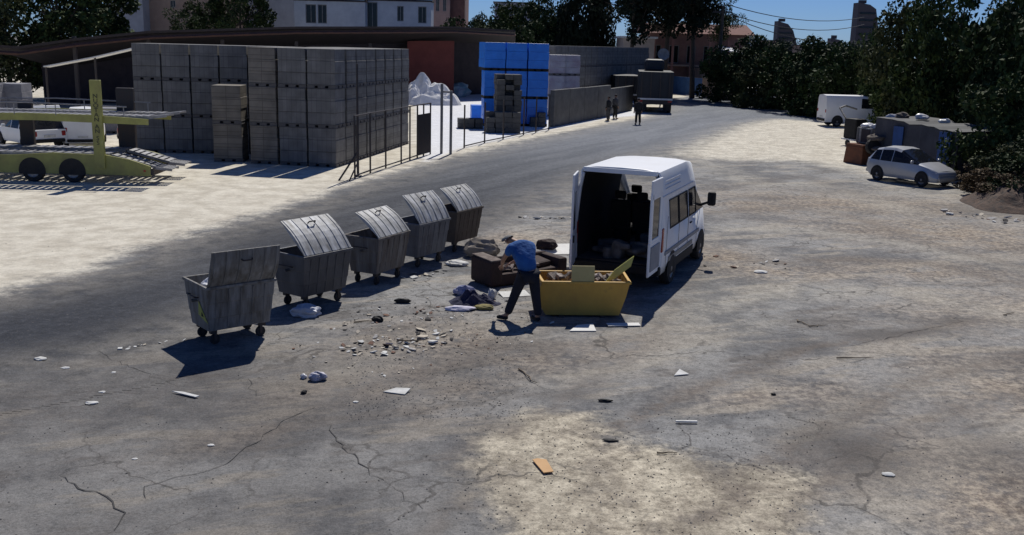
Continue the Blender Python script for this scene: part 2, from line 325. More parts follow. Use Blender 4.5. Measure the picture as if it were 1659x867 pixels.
    hh = math_('ADD', math_('MULTIPLY', nf, 0.8), math_('MULTIPLY', ng, 0.35)); L.new(math_('ADD', hh, math_('MULTIPLY', nm, 1.5)), bp.inputs['Height'])
    L.new(bp.outputs[0], b.inputs['Normal'])
    return m
M_ground = make_ground_mat()
ys = [-30, -10, 2, 6] + list(np.geomspace(7.5, 110, 420)) + [125, 150, 200, 300, 500, 900]
us = [-6, -3, -1.6, -1.1] + list(np.linspace(-0.72, 0.72, 330)) + [1.1, 1.6, 3, 6]
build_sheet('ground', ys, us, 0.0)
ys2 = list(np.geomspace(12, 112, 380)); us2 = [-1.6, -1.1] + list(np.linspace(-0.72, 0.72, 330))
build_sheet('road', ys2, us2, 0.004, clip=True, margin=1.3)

# cracks in the asphalt
M_crack = mat('crack_fill', (0.075, 0.07, 0.066), (0.05, 0.05, 0.05), 0.95, 8)
def crack(px, wid, seed, jag=0.05):
    rr = random.Random(seed); m = MB(); pts = [G(*p) for p in px]; out = []
    for a, b in zip(pts[:-1], pts[1:]):
        k = max(2, int((b - a).length / 0.12))
        for i in range(k):
            p = a.lerp(b, i / k); out.append(p + Vector((rr.uniform(-jag, jag), rr.uniform(-jag, jag), 0)))
    out.append(pts[-1]); n = len(out); vs = []
    for i, p in enumerate(out):
        t = (out[min(i + 1, n - 1)] - out[max(i - 1, 0)]).normalized(); nn = Vector((-t.y, t.x, 0))
        ww = wid * rr.uniform(0.25, 1.0) * math.sin(math.pi * (i + 0.6) / (n + 0.2)) ** 0.5
        vs += [p + nn * ww / 2 + Vector((0, 0, .008)), p - nn * ww / 2 + Vector((0, 0, .008))]
    m.add(vs, [(2 * i, 2 * i + 1, 2 * i + 3, 2 * i + 2) for i in range(n - 1)])
    return m
cr = MB(); CW = .5
for i, (p, wd) in enumerate([([(532, 690), (545, 715), (575, 745), (600, 768), (622, 778)], .045), ([(622, 778), (650, 800), (685, 825)], .02),
        ([(108, 762), (100, 775), (128, 790), (150, 800), (185, 812), (205, 830), (185, 860)], .05), ([(108, 762), (150, 752), (200, 748)], .02),
        ([(300, 770), (345, 762), (390, 735), (420, 712), (460, 680), (512, 658)], .04), ([(400, 615), (412, 640), (450, 635)], .03), ([(230, 810), (240, 790), (300, 770)], .03),
        ([(842, 598), (868, 622)], .025), ([(140, 560), (200, 590), (290, 628)], .025), ([(690, 610), (730, 600), (790, 590)], .02),
        ([(980, 700), (1080, 715), (1160, 735), (1260, 770)], .02), ([(1380, 560), (1450, 545), (1560, 520)], .04)]):
    k = crack(p, wd * CW, i); cr.add(k.v, k.f)
o = cr.build('ground_cracks', M_crack); o['kind'] = 'structure'

# ================================================================= BLOCK PALLETS
def blockmat(name, c1, c2, line, vertical=False, sx=0.25, sz=0.25):
    m = bpy.data.materials.new(name); m.use_nodes = True; n = m.node_tree.nodes; L = m.node_tree.links
    b = n['Principled BSDF']; b.inputs['Roughness'].default_value = 0.8
    tc = n.new('ShaderNodeTexCoord'); oi = n.new('ShaderNodeObjectInfo'); s = n.new('ShaderNodeSeparateXYZ'); L.new(tc.outputs['Object'], s.inputs[0])
    ge = n.new('ShaderNodeNewGeometry')
    ad = n.new('ShaderNodeMath'); ad.operation = 'ADD'; L.new(s.outputs[0], ad.inputs[0]); L.new(s.outputs[1], ad.inputs[1])
    cb = n.new('ShaderNodeCombineXYZ'); L.new(ad.outputs[0], cb.inputs[0 if not vertical else 1]); L.new(s.outputs[2], cb.inputs[1 if not vertical else 0])
    br = n.new('ShaderNodeTexBrick'); br.inputs['Scale'].default_value = 1.0; br.inputs['Brick Width'].default_value = 0.6; br.inputs['Row Height'].default_value = 0.25 if not vertical else 0.2
    br.inputs['Mortar Size'].default_value = 0.012; br.offset = 0.0; br.inputs['Color1'].default_value = (*c1, 1); br.inputs['Color2'].default_value = (*c2, 1); br.inputs['Mortar'].default_value = (*line, 1)
    L.new(cb.outputs[0], br.inputs[0])
    no = n.new('ShaderNodeTexNoise'); no.inputs['Scale'].default_value = 2.2; no.inputs['Detail'].default_value = 5
    av = n.new('ShaderNodeVectorMath'); av.operation = 'MULTIPLY_ADD'; av.inputs[1].default_value = (31, 17, 11); L.new(oi.outputs['Random'], av.inputs[0]); L.new(tc.outputs['Object'], av.inputs[2]); L.new(av.outputs[0], no.inputs['Vector'])
    hs = n.new('ShaderNodeHueSaturation'); mr = n.new('ShaderNodeMapRange'); mr.inputs[1].default_value = 0.3; mr.inputs[2].default_value = 0.7; mr.inputs[3].default_value = 0.72; mr.inputs[4].default_value = 1.12
    L.new(no.outputs['Fac'], mr.inputs[0]); L.new(mr.outputs[0], hs.inputs['Value']); L.new(br.outputs[0], hs.inputs['Color']); L.new(hs.outputs[0], b.inputs['Base Color'])
    return m
M_blk_v = blockmat('grey_blocks_upright', (0.215, 0.208, 0.20), (0.17, 0.165, 0.16), (0.14, 0.136, 0.133), True)
M_blk_h = blockmat('grey_blocks_flat', (0.20, 0.195, 0.185), (0.155, 0.15, 0.145), (0.11, 0.108, 0.105))
M_blk_t = blockmat('tan_blocks', (0.24, 0.215, 0.18), (0.19, 0.17, 0.145), (0.12, 0.105, 0.09))
M_pwood = mat('pallet_wood', (0.13, 0.125, 0.125), (0.10, 0.095, 0.095), 0.85, 4)
M_bluewrap = mat('blue_wrap', (0.03, 0.24, 0.85), (0.022, 0.19, 0.72), 0.4, 1.6, bump=0.25, bscale=5)
PW, PH = 1.2, 1.56
def pallet_proto(loadmat, label, cat, group, w=PW, d=PW, h=PH, wrap=False):
    t = empty('block_pallet', (0, 0, 0), 0, label, cat, group)
    b = MB()
    xr_ = [(-w / 2 + .01, -.29), (-.15, .15), (.29, w / 2 - .01)]; yr_ = [(-d / 2 + .01, -.29), (-.15, .15), (.29, d / 2 - .01)]
    for xa, xb in xr_:
        for ya, yb in yr_: b.box(((xa + xb) / 2, (ya + yb) / 2, .068), (xb - xa, yb - ya, .094))
    b.box((0, 0, .13), (w, d, .03)); b.box((0, 0, .01), (w, d, .02))
    b.build('pallet_base', M_black if loadmat is M_bluewrap else M_pwood, t)
    L = MB(); rr = random.Random(3)
    nl = 3
    for k in range(nl):
        hh = (h - .15) / nl; L.box((rr.uniform(-.018, .018), rr.uniform(-.018, .018), .147 + hh * (k + .5)), (w - .03 - rr.uniform(0, .015), d - .03 - rr.uniform(0, .015), hh - .006))
    L.build('block_load', loadmat, t, bevel=0.012)
    if wrap:
        s = MB()
        for x in (-w * .25, w * .25): s.box((x, -d / 2 + .008, h / 2 + .07), (.03, .012, h - .15)); s.box((x, d / 2 - .008, h / 2 + .07), (.03, .012, h - .15))
        s.build('strap', M_black, t)
    return t
def place(proto, loc, rz, used, label=None, group=None, s=None):
    o = proto if not used.get(proto) else copy_tree(proto)
    used[proto] = True; o.location = loc; o.rotation_euler = (0, 0, rz)
    if label: o['label'] = label
    if group: o['group'] = group
    if s: o.scale = s
    return o
used = {}
rr = random.Random(11)
ORD = ['first', 'second', 'third', 'fourth', 'fifth', 'sixth', 'seventh', 'eighth', 'ninth', 'tenth', 'eleventh', 'twelfth', 'thirteenth', 'fourteenth', 'fifteenth', 'sixteenth', 'seventeenth', 'eighteenth', 'nineteenth', 'twentieth', 'next']
LAY = ['bottom', 'middle', 'top']
GA = 'concrete block pallets in the tall stack behind the railing'
pA = pallet_proto(M_blk_v, 'grey block pallet within the tall right hand stack behind the railing', 'block pallet', GA)
pAh = pallet_proto(M_blk_h, 'flat laid grey block pallet along the roadside face of the tall stack', 'block pallet', GA)
pAt = pallet_proto(M_blk_t, 'tan block pallet at the left corner of the tall right hand stack', 'block pallet', 'tan block pallets in one tower of the tall stack')
c0 = G(545, 272); e0 = G(675, 229); ax = (e0 - c0).normalized(); lx = Vector((-ax.y, ax.x, 0)); rzA = math.atan2(lx.y, lx.x) + math.pi
for i in range(3):
    for j in range(8):
        for k in range(3):
            if 0 < i and 0 < j and k < 2 and not (i == 2): continue
            if i == 2 and j > 0 and k < 2: continue
            p = c0 + lx * (.6 + i * 1.24 + rr.uniform(-.02, .02)) + ax * (.6 + j * 1.32 + rr.uniform(-.02, .02)); p.z = k * (PH + .005)
            pr = pAt if (i == 2 and j == 0) else (pAh if i == 0 and j > 0 else pA)
            if j == 0: lb = LAY[k] + (' tan' if i == 2 else ' grey') + ' block pallet, ' + ['corner column', 'middle front column', 'left front column'][i] + ' of the stack behind the railing'
            elif i == 0: lb = LAY[k] + ' grey block pallet in the ' + ORD[j] + ' column from the corner on the railing side'
            else: lb = 'inner ' + LAY[k] + ' block pallet, ' + ORD[j] + ' row back, ' + ['', 'middle', 'left'][i] + ' file of the railing stack'
            place(pr, p, rzA + R(rr.uniform(-.8, .8)), used, lb)
GB = 'concrete block pallets in the stack behind the car trailer'
pB = pallet_proto(M_blk_v, 'grey block pallet within the left hand stack beyond the car trailer', 'block pallet', GB)
c1 = G(222, 247); ang = R(4)
for i in range(6):
    for j in range(2):
        for k in range(3):
            if j == 1 and k < 2 and i > 0: continue
            p = c1 + Vector((math.cos(ang), math.sin(ang), 0)) * (.6 + i * 1.23) + Vector((-math.sin(ang), math.cos(ang), 0)) * (.6 + j * 1.25); p.z = k * (PH + .005)
            place(pB, p, ang + R(rr.uniform(-.8, .8)), used, LAY[k] + ' grey block pallet, ' + ORD[i] + ' from the left' + (', rear row' if j else ', front row') + ', stack behind the trailer')
c2 = G(345, 262)
pC = pallet_proto(M_blk_t, 'lower of two tan block pallets in the short tower between the big stacks', 'block pallet', 'two pallets of the short tower')
place(pC, c2 + Vector((.62, .6, 0)), R(3), used); place(pC, c2 + Vector((.62, .6, PH + .005)), R(2), used, 'upper of two tan block pallets in the short tower between the big stacks')
# blue wrapped pallets
pBl = pallet_proto(M_bluewrap, 'blue wrapped pallet in the big blue stack beside the yard entrance', 'wrapped pallet', 'blue wrapped pallets stacked three high', 1.33, 1.33, 1.7)
c3 = G(783, 204); a3 = R(10); d3 = Vector((math.cos(a3), math.sin(a3), 0)); n3 = Vector((-d3.y, d3.x, 0))
for i in range(3):
    for j in range(2):
        for k in range(3):
            if j == 1 and k < 2: continue
            p = c3 + d3 * (.67 + i * 1.37) + n3 * (.67 + j * 1.36); p.z = k * 1.71
            place(pBl, p, a3 + R(rr.uniform(-1, 1)), used, LAY[k] + ' blue wrapped pallet in the ' + ['left', 'middle', 'right'][i] + (' rear' if j else '') + ' column of the big blue stack')
place(pBl, G(774, 196) + Vector((0, .5, 0)), R(8), used, 'single low blue wrapped pallet standing left of the big blue stack', s=(.75, .75, .6))
# grey palleted rows behind and right of the blue stack
pG = pallet_proto(M_blk_h, 'grey block pallet in the long far row right of the blue stack', 'block pallet', 'grey block pallets in the far row', 1.3, 1.3, 1.66)
q0 = G(884, 180); q1 = G(1040, 160); dd = (q1 - q0); nq = int(dd.length / 1.34); dd.normalize(); rq = math.atan2(dd.y, dd.x)
for i in range(nq):
    for k in range(3): place(pG, q0 + dd * (.65 + i * 1.34) + Vector((0, 0, k * 1.67)), rq + R(rr.uniform(-1, 1)), used, LAY[k] + ' grey block pallet, ' + ORD[min(i, 20)] + ' column of the far row counted from the blue stack')
ba = G(905, 180) 
pW = pallet_proto(mat('pale_wrap', (0.38, 0.38, 0.42), (0.26, 0.22, 0.27), 0.4, 1.5), 'pale film wrapped pallet standing between blue stack and far grey row', 'wrapped pallet', 'pale film wrapped pallets', 1.2, 1.2, 1.45)
for i in range(2):
    for k in range(3): place(pW, G(897 + i * 24, 188) + Vector((0, 0, k * 1.46)), R(12), used, LAY[k] + ' pale film wrapped pallet, ' + ['left', 'right'][i] + ' column right of the blue stack')
# low grey slab wall along the yard edge
def slab_wall(p0, p1, h, n, name, label):
    t = empty(name, p0, math.atan2(p1.y - p0.y, p1.x - p0.x), label, 'wall'); Lw = (p1 - p0).length / n
    for i in range(n):
        MB().box((Lw * (i + .5), 0, h / 2), (Lw - .06, .28, h - rr.uniform(0, .08))).build('wall_panel', M_concrete, t, bevel=.02)
    return t
slab_wall(G(893, 206), G(985, 188), 2.3, 4, 'concrete_wall', 'low grey concrete slab wall running from blue stack towards the truck')
slab_wall(G(985, 187), G(1022, 178), 2.0, 2, 'concrete_wall', 'short grey concrete wall piece just left of the dark truck')
# rough piles of grey blocks in front of the blue stack
M_dblk = mat('weathered_block', (0.11, 0.11, 0.105), (0.065, 0.065, 0.065), 0.9, 2.5, bump=0.3)
def block_pile(px, py, wd, dp, ht, label, seed, size=.5, ragged=.3):
    r2 = random.Random(seed); t = empty('block_pile', G(px, py), R(8), label, 'block pile'); nx, ny, nz = max(1, int(wd / size)), max(1, int(dp / size)), max(1, int(ht / .3))
    for k in range(nz):
        m = MB(); any_ = False
        for i in range(nx):
            for j in range(ny):
                if k > nz * .6 and r2.random() < ragged * (k / nz): continue
                m.box(((i + .5) * size - wd / 2 + r2.uniform(-.03, .03), (j + .5) * size, k * .3 + .15), (size - .03, size - .03, .29), rz=R(r2.uniform(-3, 3))); any_ = True
        if any_: m.build('block_course', M_dblk, t, bevel=.012)
    return t
block_pile(828, 213, 1.8, 1.5, 3.3, 'tall ragged pile of dark grey blocks in front of the blue stack', 4)
block_pile(816, 216, 2.0, 1.0, 1.2, 'low squat pile of grey blocks at the foot of the tall ragged pile', 5, ragged=.1)
block_pile(764, 209, 1.6, 1.2, .6, 'flat heap of grey blocks left of the squat pile by the fence', 6, ragged=.1)
block_pile(872, 206, 1.0, 1.0, .9, 'small pile of grey blocks below the right end of the blue stack', 8)

# ================================================================= FENCES
def railing(name, label, pts, h, rails, cat='fence', rad=.035, extra=None, mesh=None):
    t = empty(name, pts[0], 0, label, cat); o0 = pts[0]
    for i, p in enumerate(pts):
        hh = h if extra is None or i not in extra else extra[i]
        q = p - o0; MB().tube(q, q + Vector((0, 0, hh)), rad, rad, 6).build('post', M_iron, t)
    for z in rails:
        m = MB(); m.path([p - o0 + Vector((0, 0, z)) for p in pts], rad * .8, 6); m.build('rail', M_iron, t)
    return t
gpts = [G(575, 290), G(600, 281), G(625, 273), G(650, 265), G(664, 260), G(676, 256), G(686, 253), G(697, 250)]
rl = railing('metal_railing', 'dark iron railing panel in front of the tall right hand block stack', gpts, 2.35, [.12, 2.33])
m = MB(); o0 = gpts[0]
for i in range(26):
    p = gpts[5].lerp(gpts[7], i / 25) - o0; m.tube(p + Vector((0, 0, .15)), p + Vector((0, 0, 1.9)), .022, .022, 5)
m.build('bar_panel', M_iron, rl)
m = MB()
for (a, b) in (((557, 297), (583, 270)), ((566, 297), (590, 285))):
    pass
m.tube(Vector((-.5, -.6, 0)), Vector((.1, 0, 1.0)), .035, .035, 6); m.tube(Vector((-.1, -.7, 0)), Vector((.1, 0, .6)), .03, .03, 6); m.build('brace', M_iron, rl)
tp = empty('fence_post', G(580, 286), 0, 'tall thin dark iron post rising at the left end of the railing', 'post')
MB().tube((0, 0, 0), (0, 0, 4.2), .05, .04, 8).build('post_shaft', M_iron, tp); MB().box((0, 0, .02), (.25, .25, .04)).build('base_plate', M_iron, tp)
gp2 = [G(715, 249), G(730, 250)]
gt = empty('gate_frame', gp2[0], 0, 'narrow pale steel gate frame of two tall posts by the yard entrance', 'gate')
M_psteel = mat('pale_steel', (.28, .28, .27), (.18, .17, .16), .6, 4)
for i, h in ((0, 3.2), (1, 2.9)):
    q = gp2[i] - gp2[0]; MB().box((q.x, q.y, h / 2), (.12, .12, h)).build('post', M_psteel, gt)
q = gp2[1] - gp2[0]; MB().box((q.x / 2, q.y / 2, 2.84), (q.length + .08, .07, .07), rz=math.atan2(q.y, q.x)).build('rail', M_psteel, gt)
fp = [G(752, 240), G(785, 232), G(815, 226), G(848, 219), G(868, 215), G(889, 211)]
railing('wire_fence', 'thin dark post and wire fence along the roadside edge of the block yard', fp, 2.1, [.1], rad=.04)
fq = [G(95, 262), G(150, 262), G(205, 262), G(255, 264)]

# ================================================================= BINS
def ribbed(m, p0, u, v, nrm, nu, depth=.012, wid=.03):
    for i in range(nu):
        c = p0 + u * ((i + .5) / nu) + v * .5 + nrm * depth / 2
        pass
def make_bin(loc, rz, lid_ang, lid_len, body, lid, label, rimlow=0.0, sticker=False, extra=None):
    t = empty('garbage_container', loc, rz, label, 'garbage container', 'steel garbage containers in a row beside the road')
    # local: x along the long side, -y is the front
    LX, LY, z0, z1 = 1.30, 1.02, .27, 1.08; tx, ty = .90, .74
    def ring(z, inset=0.0):
        k = (z - z0) / (z1 - z0); sx = LX / 2 * (tx + (1 - tx) * k) - inset; sy = LY / 2 * (ty + (1 - ty) * k) - inset
        return [Vector((-sx, -sy, z)), Vector((sx, -sy, z)), Vector((sx, sy, z)), Vector((-sx, sy, z))]
    m = MB(); zs = [z0, .5, .52, .78, .80, z1]; rings = [ring(z, -.008 if i in (1, 2, 3, 4) and i % 2 == 0 else 0) for i, z in enumerate(zs)]
    vs = [p for r in rings for p in r]; fs = [(3, 2, 1, 0)]
    for i in range(len(zs) - 1):
        for k in range(4): fs.append((i * 4 + k, i * 4 + (k + 1) % 4, (i + 1) * 4 + (k + 1) % 4, (i + 1) * 4 + k))
    m.add(vs, fs); # inner skin
    inn = [ring(z, .02) for z in (z0 + .03, z1)]; vs = [p for r in inn for p in r]
    fs = [(0, 1, 2, 3)] + [(k + 4, (k + 1) % 4 + 4, (k + 1) % 4, k) for k in range(4)]; m.add(vs, fs)
    for x in (-.46, -.23, 0, .23, .46):   # vertical pressed ribs front and back
        for s in (-1, 1):
            a = Vector((x, s * (LY / 2 * ty + .004), z0 + .03)); b = Vector((x, s * (LY / 2 + .004), z1 - .05)); dv = (b - a)
            m.box((a + b) / 2, (.035, .014, dv.length), rx=-math.atan2(dv.y, dv.z))
    m.build('body', body, t, bevel=.006)
    r = MB()
    for s in (-1, 1): r.box((0, s * LY / 2, z1), (LX + .05, .045, .05)); r.box((s * LX / 2, 0, z1), (.045, LY - .045, .05))
    r.build('rim', body, t, bevel=.008)
    for s in (-1, 1):
        h = MB(); h.path([(s * (LX / 2 + .02), -.18, z1 - .22), (s * (LX / 2 + .09), -.18, z1 - .2), (s * (LX / 2 + .09), .18, z1 - .2), (s * (LX / 2 + .02), .18, z1 - .22)], .014)
        h.build('side_handle', M_iron, t)
        p = MB().tube((s * (LX / 2 - .02), 0, z1 - .3), (s * (LX / 2 + .09), 0, z1 - .3), .03, .03, 10).build('lifting_pin', body, t)
    for sx in (-1, 1):
        for sy in (-1, 1):
            cx, cy = sx * .47, sy * .28
            w = MB().box((cx, cy, .235), (.12, .09, .07)); w.box((cx - .03 * sx, cy - .035, .15), (.05, .012, .16)); w.box((cx - .03 * sx, cy + .035, .15), (.05, .012, .16))
            c = w.build('caster', M_iron, t)
            MB().lathe((cx - .03 * sx, cy - .028, .095), (0, 1, 0), [(.04, 0), (.085, .0), (.095, .012), (.095, .044), (.085, .056), (.04, .056)], 16).build('wheel', M_rubber, c, smooth=True)
    # lid hinged on the front rim
    pv = Vector((0, -LY / 2 + .01, z1 + .035)); a = R(lid_ang); dy, dz = math.cos(a), math.sin(a); nrm = Vector((0, -dz, dy)); dr = Vector((0, dy, dz))
    m = MB(); seg = 6; pts = []
    for i in range(seg + 1):
        k = i / seg; pts.append(pv + dr * (lid_len * k) + nrm * (.06 * math.sin(math.pi * k)))
    for i in range(seg):
        A, B = pts[i], pts[i + 1]; mid = (A + B) / 2; dv = B - A; m.box(mid, (LX * .985, dv.length + .006, .022), rx=math.atan2(dv.z, dv.y))
    for x in (-.58, -.36, -.12, .12, .36, .58):
        for i in range(seg):
            A, B = pts[i] + nrm * .016, pts[i + 1] + nrm * .016; mid = (A + B) / 2; mid.x = x; dv = B - A; m.box(mid, (.022, dv.length, .012), rx=math.atan2(dv.z, dv.y))
    # folded sides
    for s in (-1, 1):
        m.prism([Vector((s * LX * .49, 0, 0)) + p for p in pts], (-.015 * s, 0, 0))
    ld = m.build('lid', lid, t)
    h = MB(); q = pv + dr * (lid_len * .78) + nrm * .07; h.path([q + Vector((-.1, 0, 0)), q + Vector((-.08, 0, 0)) + nrm * .05, q + Vector((.08, 0, 0)) + nrm * .05, q + Vector((.1, 0, 0))], .014); pass
    h.build('lid_handle', M_iron, ld)
    # rubbish inside
    rb = MB(); r3 = random.Random(int(loc.x * 100))
    for i in range(26): rb.box((r3.uniform(-.40, .40), r3.uniform(-.22, .22), .62 + r3.uniform(-.1, .14)), (r3.uniform(.1, .24), r3.uniform(.1, .24), r3.uniform(.08, .2)), rz=r3.uniform(0, 3), rx=r3.uniform(-.6, .6))
    rb.build('rubbish', mat('bin_rubbish', (.22, .2, .18), (.05, .05, .05), .9, 7), t, bevel=.02)
    if sticker:
        k = .55; yy = 0.02; xs = lambda z: -(LX / 2 * (tx + (1 - tx) * (z - z0) / (z1 - z0))) - .012
        s = MB().prism([(xs(.78), -.1, .78), (xs(.42), -.42, .42), (xs(.52), -.02, .52)], (-.004, 0, 0)); s.build('warning_sticker', mat('faded_yellow', (.42, .45, .08), (.3, .32, .1), .6, 8), t)
        s = MB().prism([(xs(.60) - .006, -.20, .60), (xs(.52) - .006, -.26, .52), (xs(.52) - .006, -.16, .52)], (-.004, 0, 0)); s.build('sticker_mark', M_black, t)
    return t
b1 = make_bin(G(374, 546) + Vector((.0, .05, 0)), R(40), 112, .70, M_steel, M_steel, 'weathered steel container nearest the camera with upright dull lid and yellow sticker', sticker=True)
b2 = make_bin(G(507, 490), R(54), 40, .92, mat('dark_steel', (.13, .133, .145), (.08, .08, .085), .55, 2.2, metal=.35, bump=.12, stretch=(1.5, 1.5, .45)), M_steel_b, 'dark grey steel container with large bright lid, second from the camera')
b3 = make_bin(G(612, 453), R(63), 36, .85, mat('rust_streaked_steel', (.21, .20, .19), (.10, .08, .065), .7, 2.0, metal=.15, bump=.15, stretch=(4, 4, .3), c3=(.30, .29, .27)), M_steel_b, 'grey steel container with ribbed tilted lid, middle of the five')
b4 = make_bin(G(680, 426), R(58), 47, .85, mat('bluish_steel', (.17, .18, .20), (.10, .10, .11), .65, 2.2, metal=.2, bump=.15, stretch=(3, 3, .4), c3=(.24, .25, .27)), M_steel_b, 'grey steel container with lid reaching highest, between the middle and brown ones')
b5 = make_bin(G(737, 402), R(60), 42, .8, M_steel_d, M_steel_b, 'brown stained steel container at the far end beside the road')
for q_ in (b3, b4, b5): q_.scale = (.90, .87, .95)
b2.scale = (.95, .92, .98); b1.scale = (.94, .94, .95)
# white bag sticking out of the nearest container
def crumple(name, loc, size, material, seed, label=None, cat=None, group=None, flat=1.0, parent=None, sub=3):
    import bmesh
    r4 = np.random.RandomState(seed); bm = bmesh.new(); bmesh.ops.create_icosphere(bm, subdivisions=sub, radius=.5)
    dirs = r4.randn(10, 3); dirs /= np.linalg.norm(dirs, axis=1)[:, None]; ph = r4.rand(10) * 6
    for v in bm.verts:
        c = np.array(v.co); d = sum(math.sin(5 * float(c @ dirs[i]) * (1 + i * .5) + ph[i]) * .10 / (1 + i * .25) for i in range(10))
        f = 1 + d; v.co = Vector((c[0] * size[0] * f, c[1] * size[1] * f, max(-.35 * size[2], c[2] * size[2] * f) + .35 * size[2]))
    me = bpy.data.meshes.new(name); bm.to_mesh(me); bm.free(); me.materials.append(material)
    o = bpy.data.objects.new(name, me); COL.objects.link(o); o.location = loc
    if parent is not None: o.parent = parent
    return tag(o, label, cat, group)
def mound(name, loc, rx, ry, h, material, seed, label, cat, n=26, ridg=.3, pw=1.1):
    from mathutils import noise as mn
    vs_ = []; fs_ = []
    for i in range(n + 1):
        r_ = i / n
        for k in range(40):
            a = 2 * math.pi * k / 40; ed = 1 + .22 * mn.noise(Vector((math.cos(a) * 1.5 + seed, math.sin(a) * 1.5, 0))); x, y = math.cos(a) * r_ * rx * ed, math.sin(a) * r_ * ry * ed
            z = h * (1 - r_) ** pw * (1 + ridg * mn.noise(Vector((x * 1.6 / max(rx, .4) * 2, y * 3.2 / max(ry, .4), seed)))) + h * .12 * (1 - r_ ** 3) * mn.noise(Vector((x * 9 / rx, y * 9 / ry, seed + 5)))
            vs_.append((x, y, max(0, z) if i < n else -.02))
    for i in range(n):
        for k in range(40): fs_.append((i * 40 + k, i * 40 + (k + 1) % 40, (i + 1) * 40 + (k + 1) % 40, (i + 1) * 40 + k))
    m = MB(); m.add(vs_, fs_); o = m.build(name, material); o.location = loc; return tag(o, label, cat)
M_bag = mat('plastic_bag', (.68, .69, .72), (.5, .51, .55), .4, 5)
v = b1.matrix_basis @ Vector((-.35, -.1, .0))
crumple('plastic_bag', Vector((v.x, v.y, .72)), (.42, .5, .5), M_bag, 3, 'white plastic bag poking out of the container nearest the camera', 'plastic bag')
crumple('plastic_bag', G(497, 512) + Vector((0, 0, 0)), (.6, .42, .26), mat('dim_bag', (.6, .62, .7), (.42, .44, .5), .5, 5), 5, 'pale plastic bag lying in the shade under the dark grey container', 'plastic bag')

# ================================================================= VEHICLES
def shell(stations, glass=(), skip=(), cap0=True, cap1=True, capglass0=(), capglass1=()):
    n = len(stations[0]); B = MB(); Gs = {}
    def P(i, j, s): x, y, z = stations[i][j]; return Vector((x, y * s, z))
    for i in range(len(stations) - 1):
        for j in range(n - 1):
            if (i, j) in skip: continue
            for s in (1, -1):
                q = [P(i, j, s), P(i + 1, j, s), P(i + 1, j + 1, s), P(i, j + 1, s)]
                if s == -1: q.reverse()
                if (i, j) in glass: Gs.setdefault(glass[(i, j)] + ('' if glass[(i, j)] in ('ws', 'w', 'r') else ('_l' if s == 1 else '_r')), MB()).quad(*q)
                else: B.quad(*q)
    for i, on, cg in ((0, cap0, capglass0), (len(stations) - 1, cap1, capglass1)):
        if not on: continue
        for j in range(n - 1):
            q = [P(i, j, 1), P(i, j, -1), P(i, j + 1, -1), P(i, j + 1, 1)]
            (Gs.setdefault('window', MB()) if j in cg else B).quad(*q)
    return B, Gs
def wheel(t, x, y, r, w, side):
    a = MB().lathe((x, y, r), (0, side, 0), [(r * .55, -w), (r * .93, -w), (r, -w * .8), (r, -w * .15), (r * .93, 0), (r * .62, .0), (r * .6, -.03)], 24)
    h = empty('wheel', (0, 0, 0)); h.parent = t
    del_ = None
    a.build('tyre', M_rubber, h, smooth=True)
    b = MB().lathe((x, y, r), (0, side, 0), [(r * .6, -.05), (r * .6, -.012), (r * .5, -.03), (r * .22, -.012), (r * .12, .0)], 16); b.build('rim', M_rim, h, smooth=True)
    return h
def arch(t, x, y, r, side, mat_=None):
    m = MB(); pts = []
    for k in range(17):
        a = math.pi * (k / 16) * 1.16 - .25; pts.append(Vector((x + math.cos(a) * r * 1.2, y, r + math.sin(a) * r * 1.2)))
    m.prism(pts, (0, .006 * side, 0)); return m.build('wheel_arch', mat_ or M_black, t)

# ---- the white minibus with open rear doors
heading = R(22.5); H = Vector((math.sin(heading), math.cos(heading), 0)); Lf = Vector((-H.y, H.x, 0))
rr_c = Vector((3.14, 20.4, 0)); van_o = rr_c + Lf * .98
van = empty('parked_minibus', van_o, math.atan2(H.y, H.x), 'white high roofed minibus with both rear doors wide open beside the man', 'minibus')
def vs(x, k=1.0): return [(x, .93, .34), (x, .985, .58), (x, .99, 1.30), (x, .935, 1.90), (x, .915, 2.10), (x, .875, 2.46), (x, .835, 2.55), (x, .5, 2.59), (x, 0, 2.60)]
st = [vs(0), vs(.10), vs(.62), vs(1.42), vs(1.48), vs(2.28), vs(2.36), vs(2.42), [(x_ - (.25 if i_ >= 5 else 0), y_, z_ - (.04 if i_ > 5 else 0)) for i_, (x_, y_, z_) in enumerate(vs(3.1))]]
st.append([(4.05, .93, .34), (4.05, .985, .58), (4.02, .97, 1.28), (3.98, .90, 1.31), (3.97, .86, 1.32), (3.97, .82, 1.33), (3.96, .7, 1.34), (3.96, .4, 1.36), (3.96, 0, 1.37)])
st.append([(4.6, .90, .34), (4.62, .93, .52), (4.6, .88, .98), (4.58, .82, 1.03), (4.56, .78, 1.05), (4.55, .72, 1.06), (4.55, .6, 1.07), (4.55, .35, 1.08), (4.55, 0, 1.09)])
st.append([(4.75, .78, .34), (4.85, .80, .5), (4.83, .76, .8), (4.8, .74, .84), (4.78, .7, .86), (4.78, .64, .87), (4.78, .5, .88), (4.78, .3, .89), (4.78, 0, .89)])
gl = {(2, 2): 'w1', (4, 2): 'w2', (7, 2): 'w3', (8, 2): 'w3', (8, 5): 'ws', (8, 6): 'ws', (8, 7): 'ws'}
B, Gs = shell(st, gl, cap0=False)
vb = B.build('body', M_white, van, smooth=True)
md = vb.modifiers.new('s', 'SOLIDIFY'); md.thickness = .03; md.offset = -1
for k, g in Gs.items():
    if k == 'ws': g.build('windshield', M_cglass, van)
    else: g.build('side_window', glassmat('van_glass_' + k, (.012, .014, .02), .85, .08, .15), van)
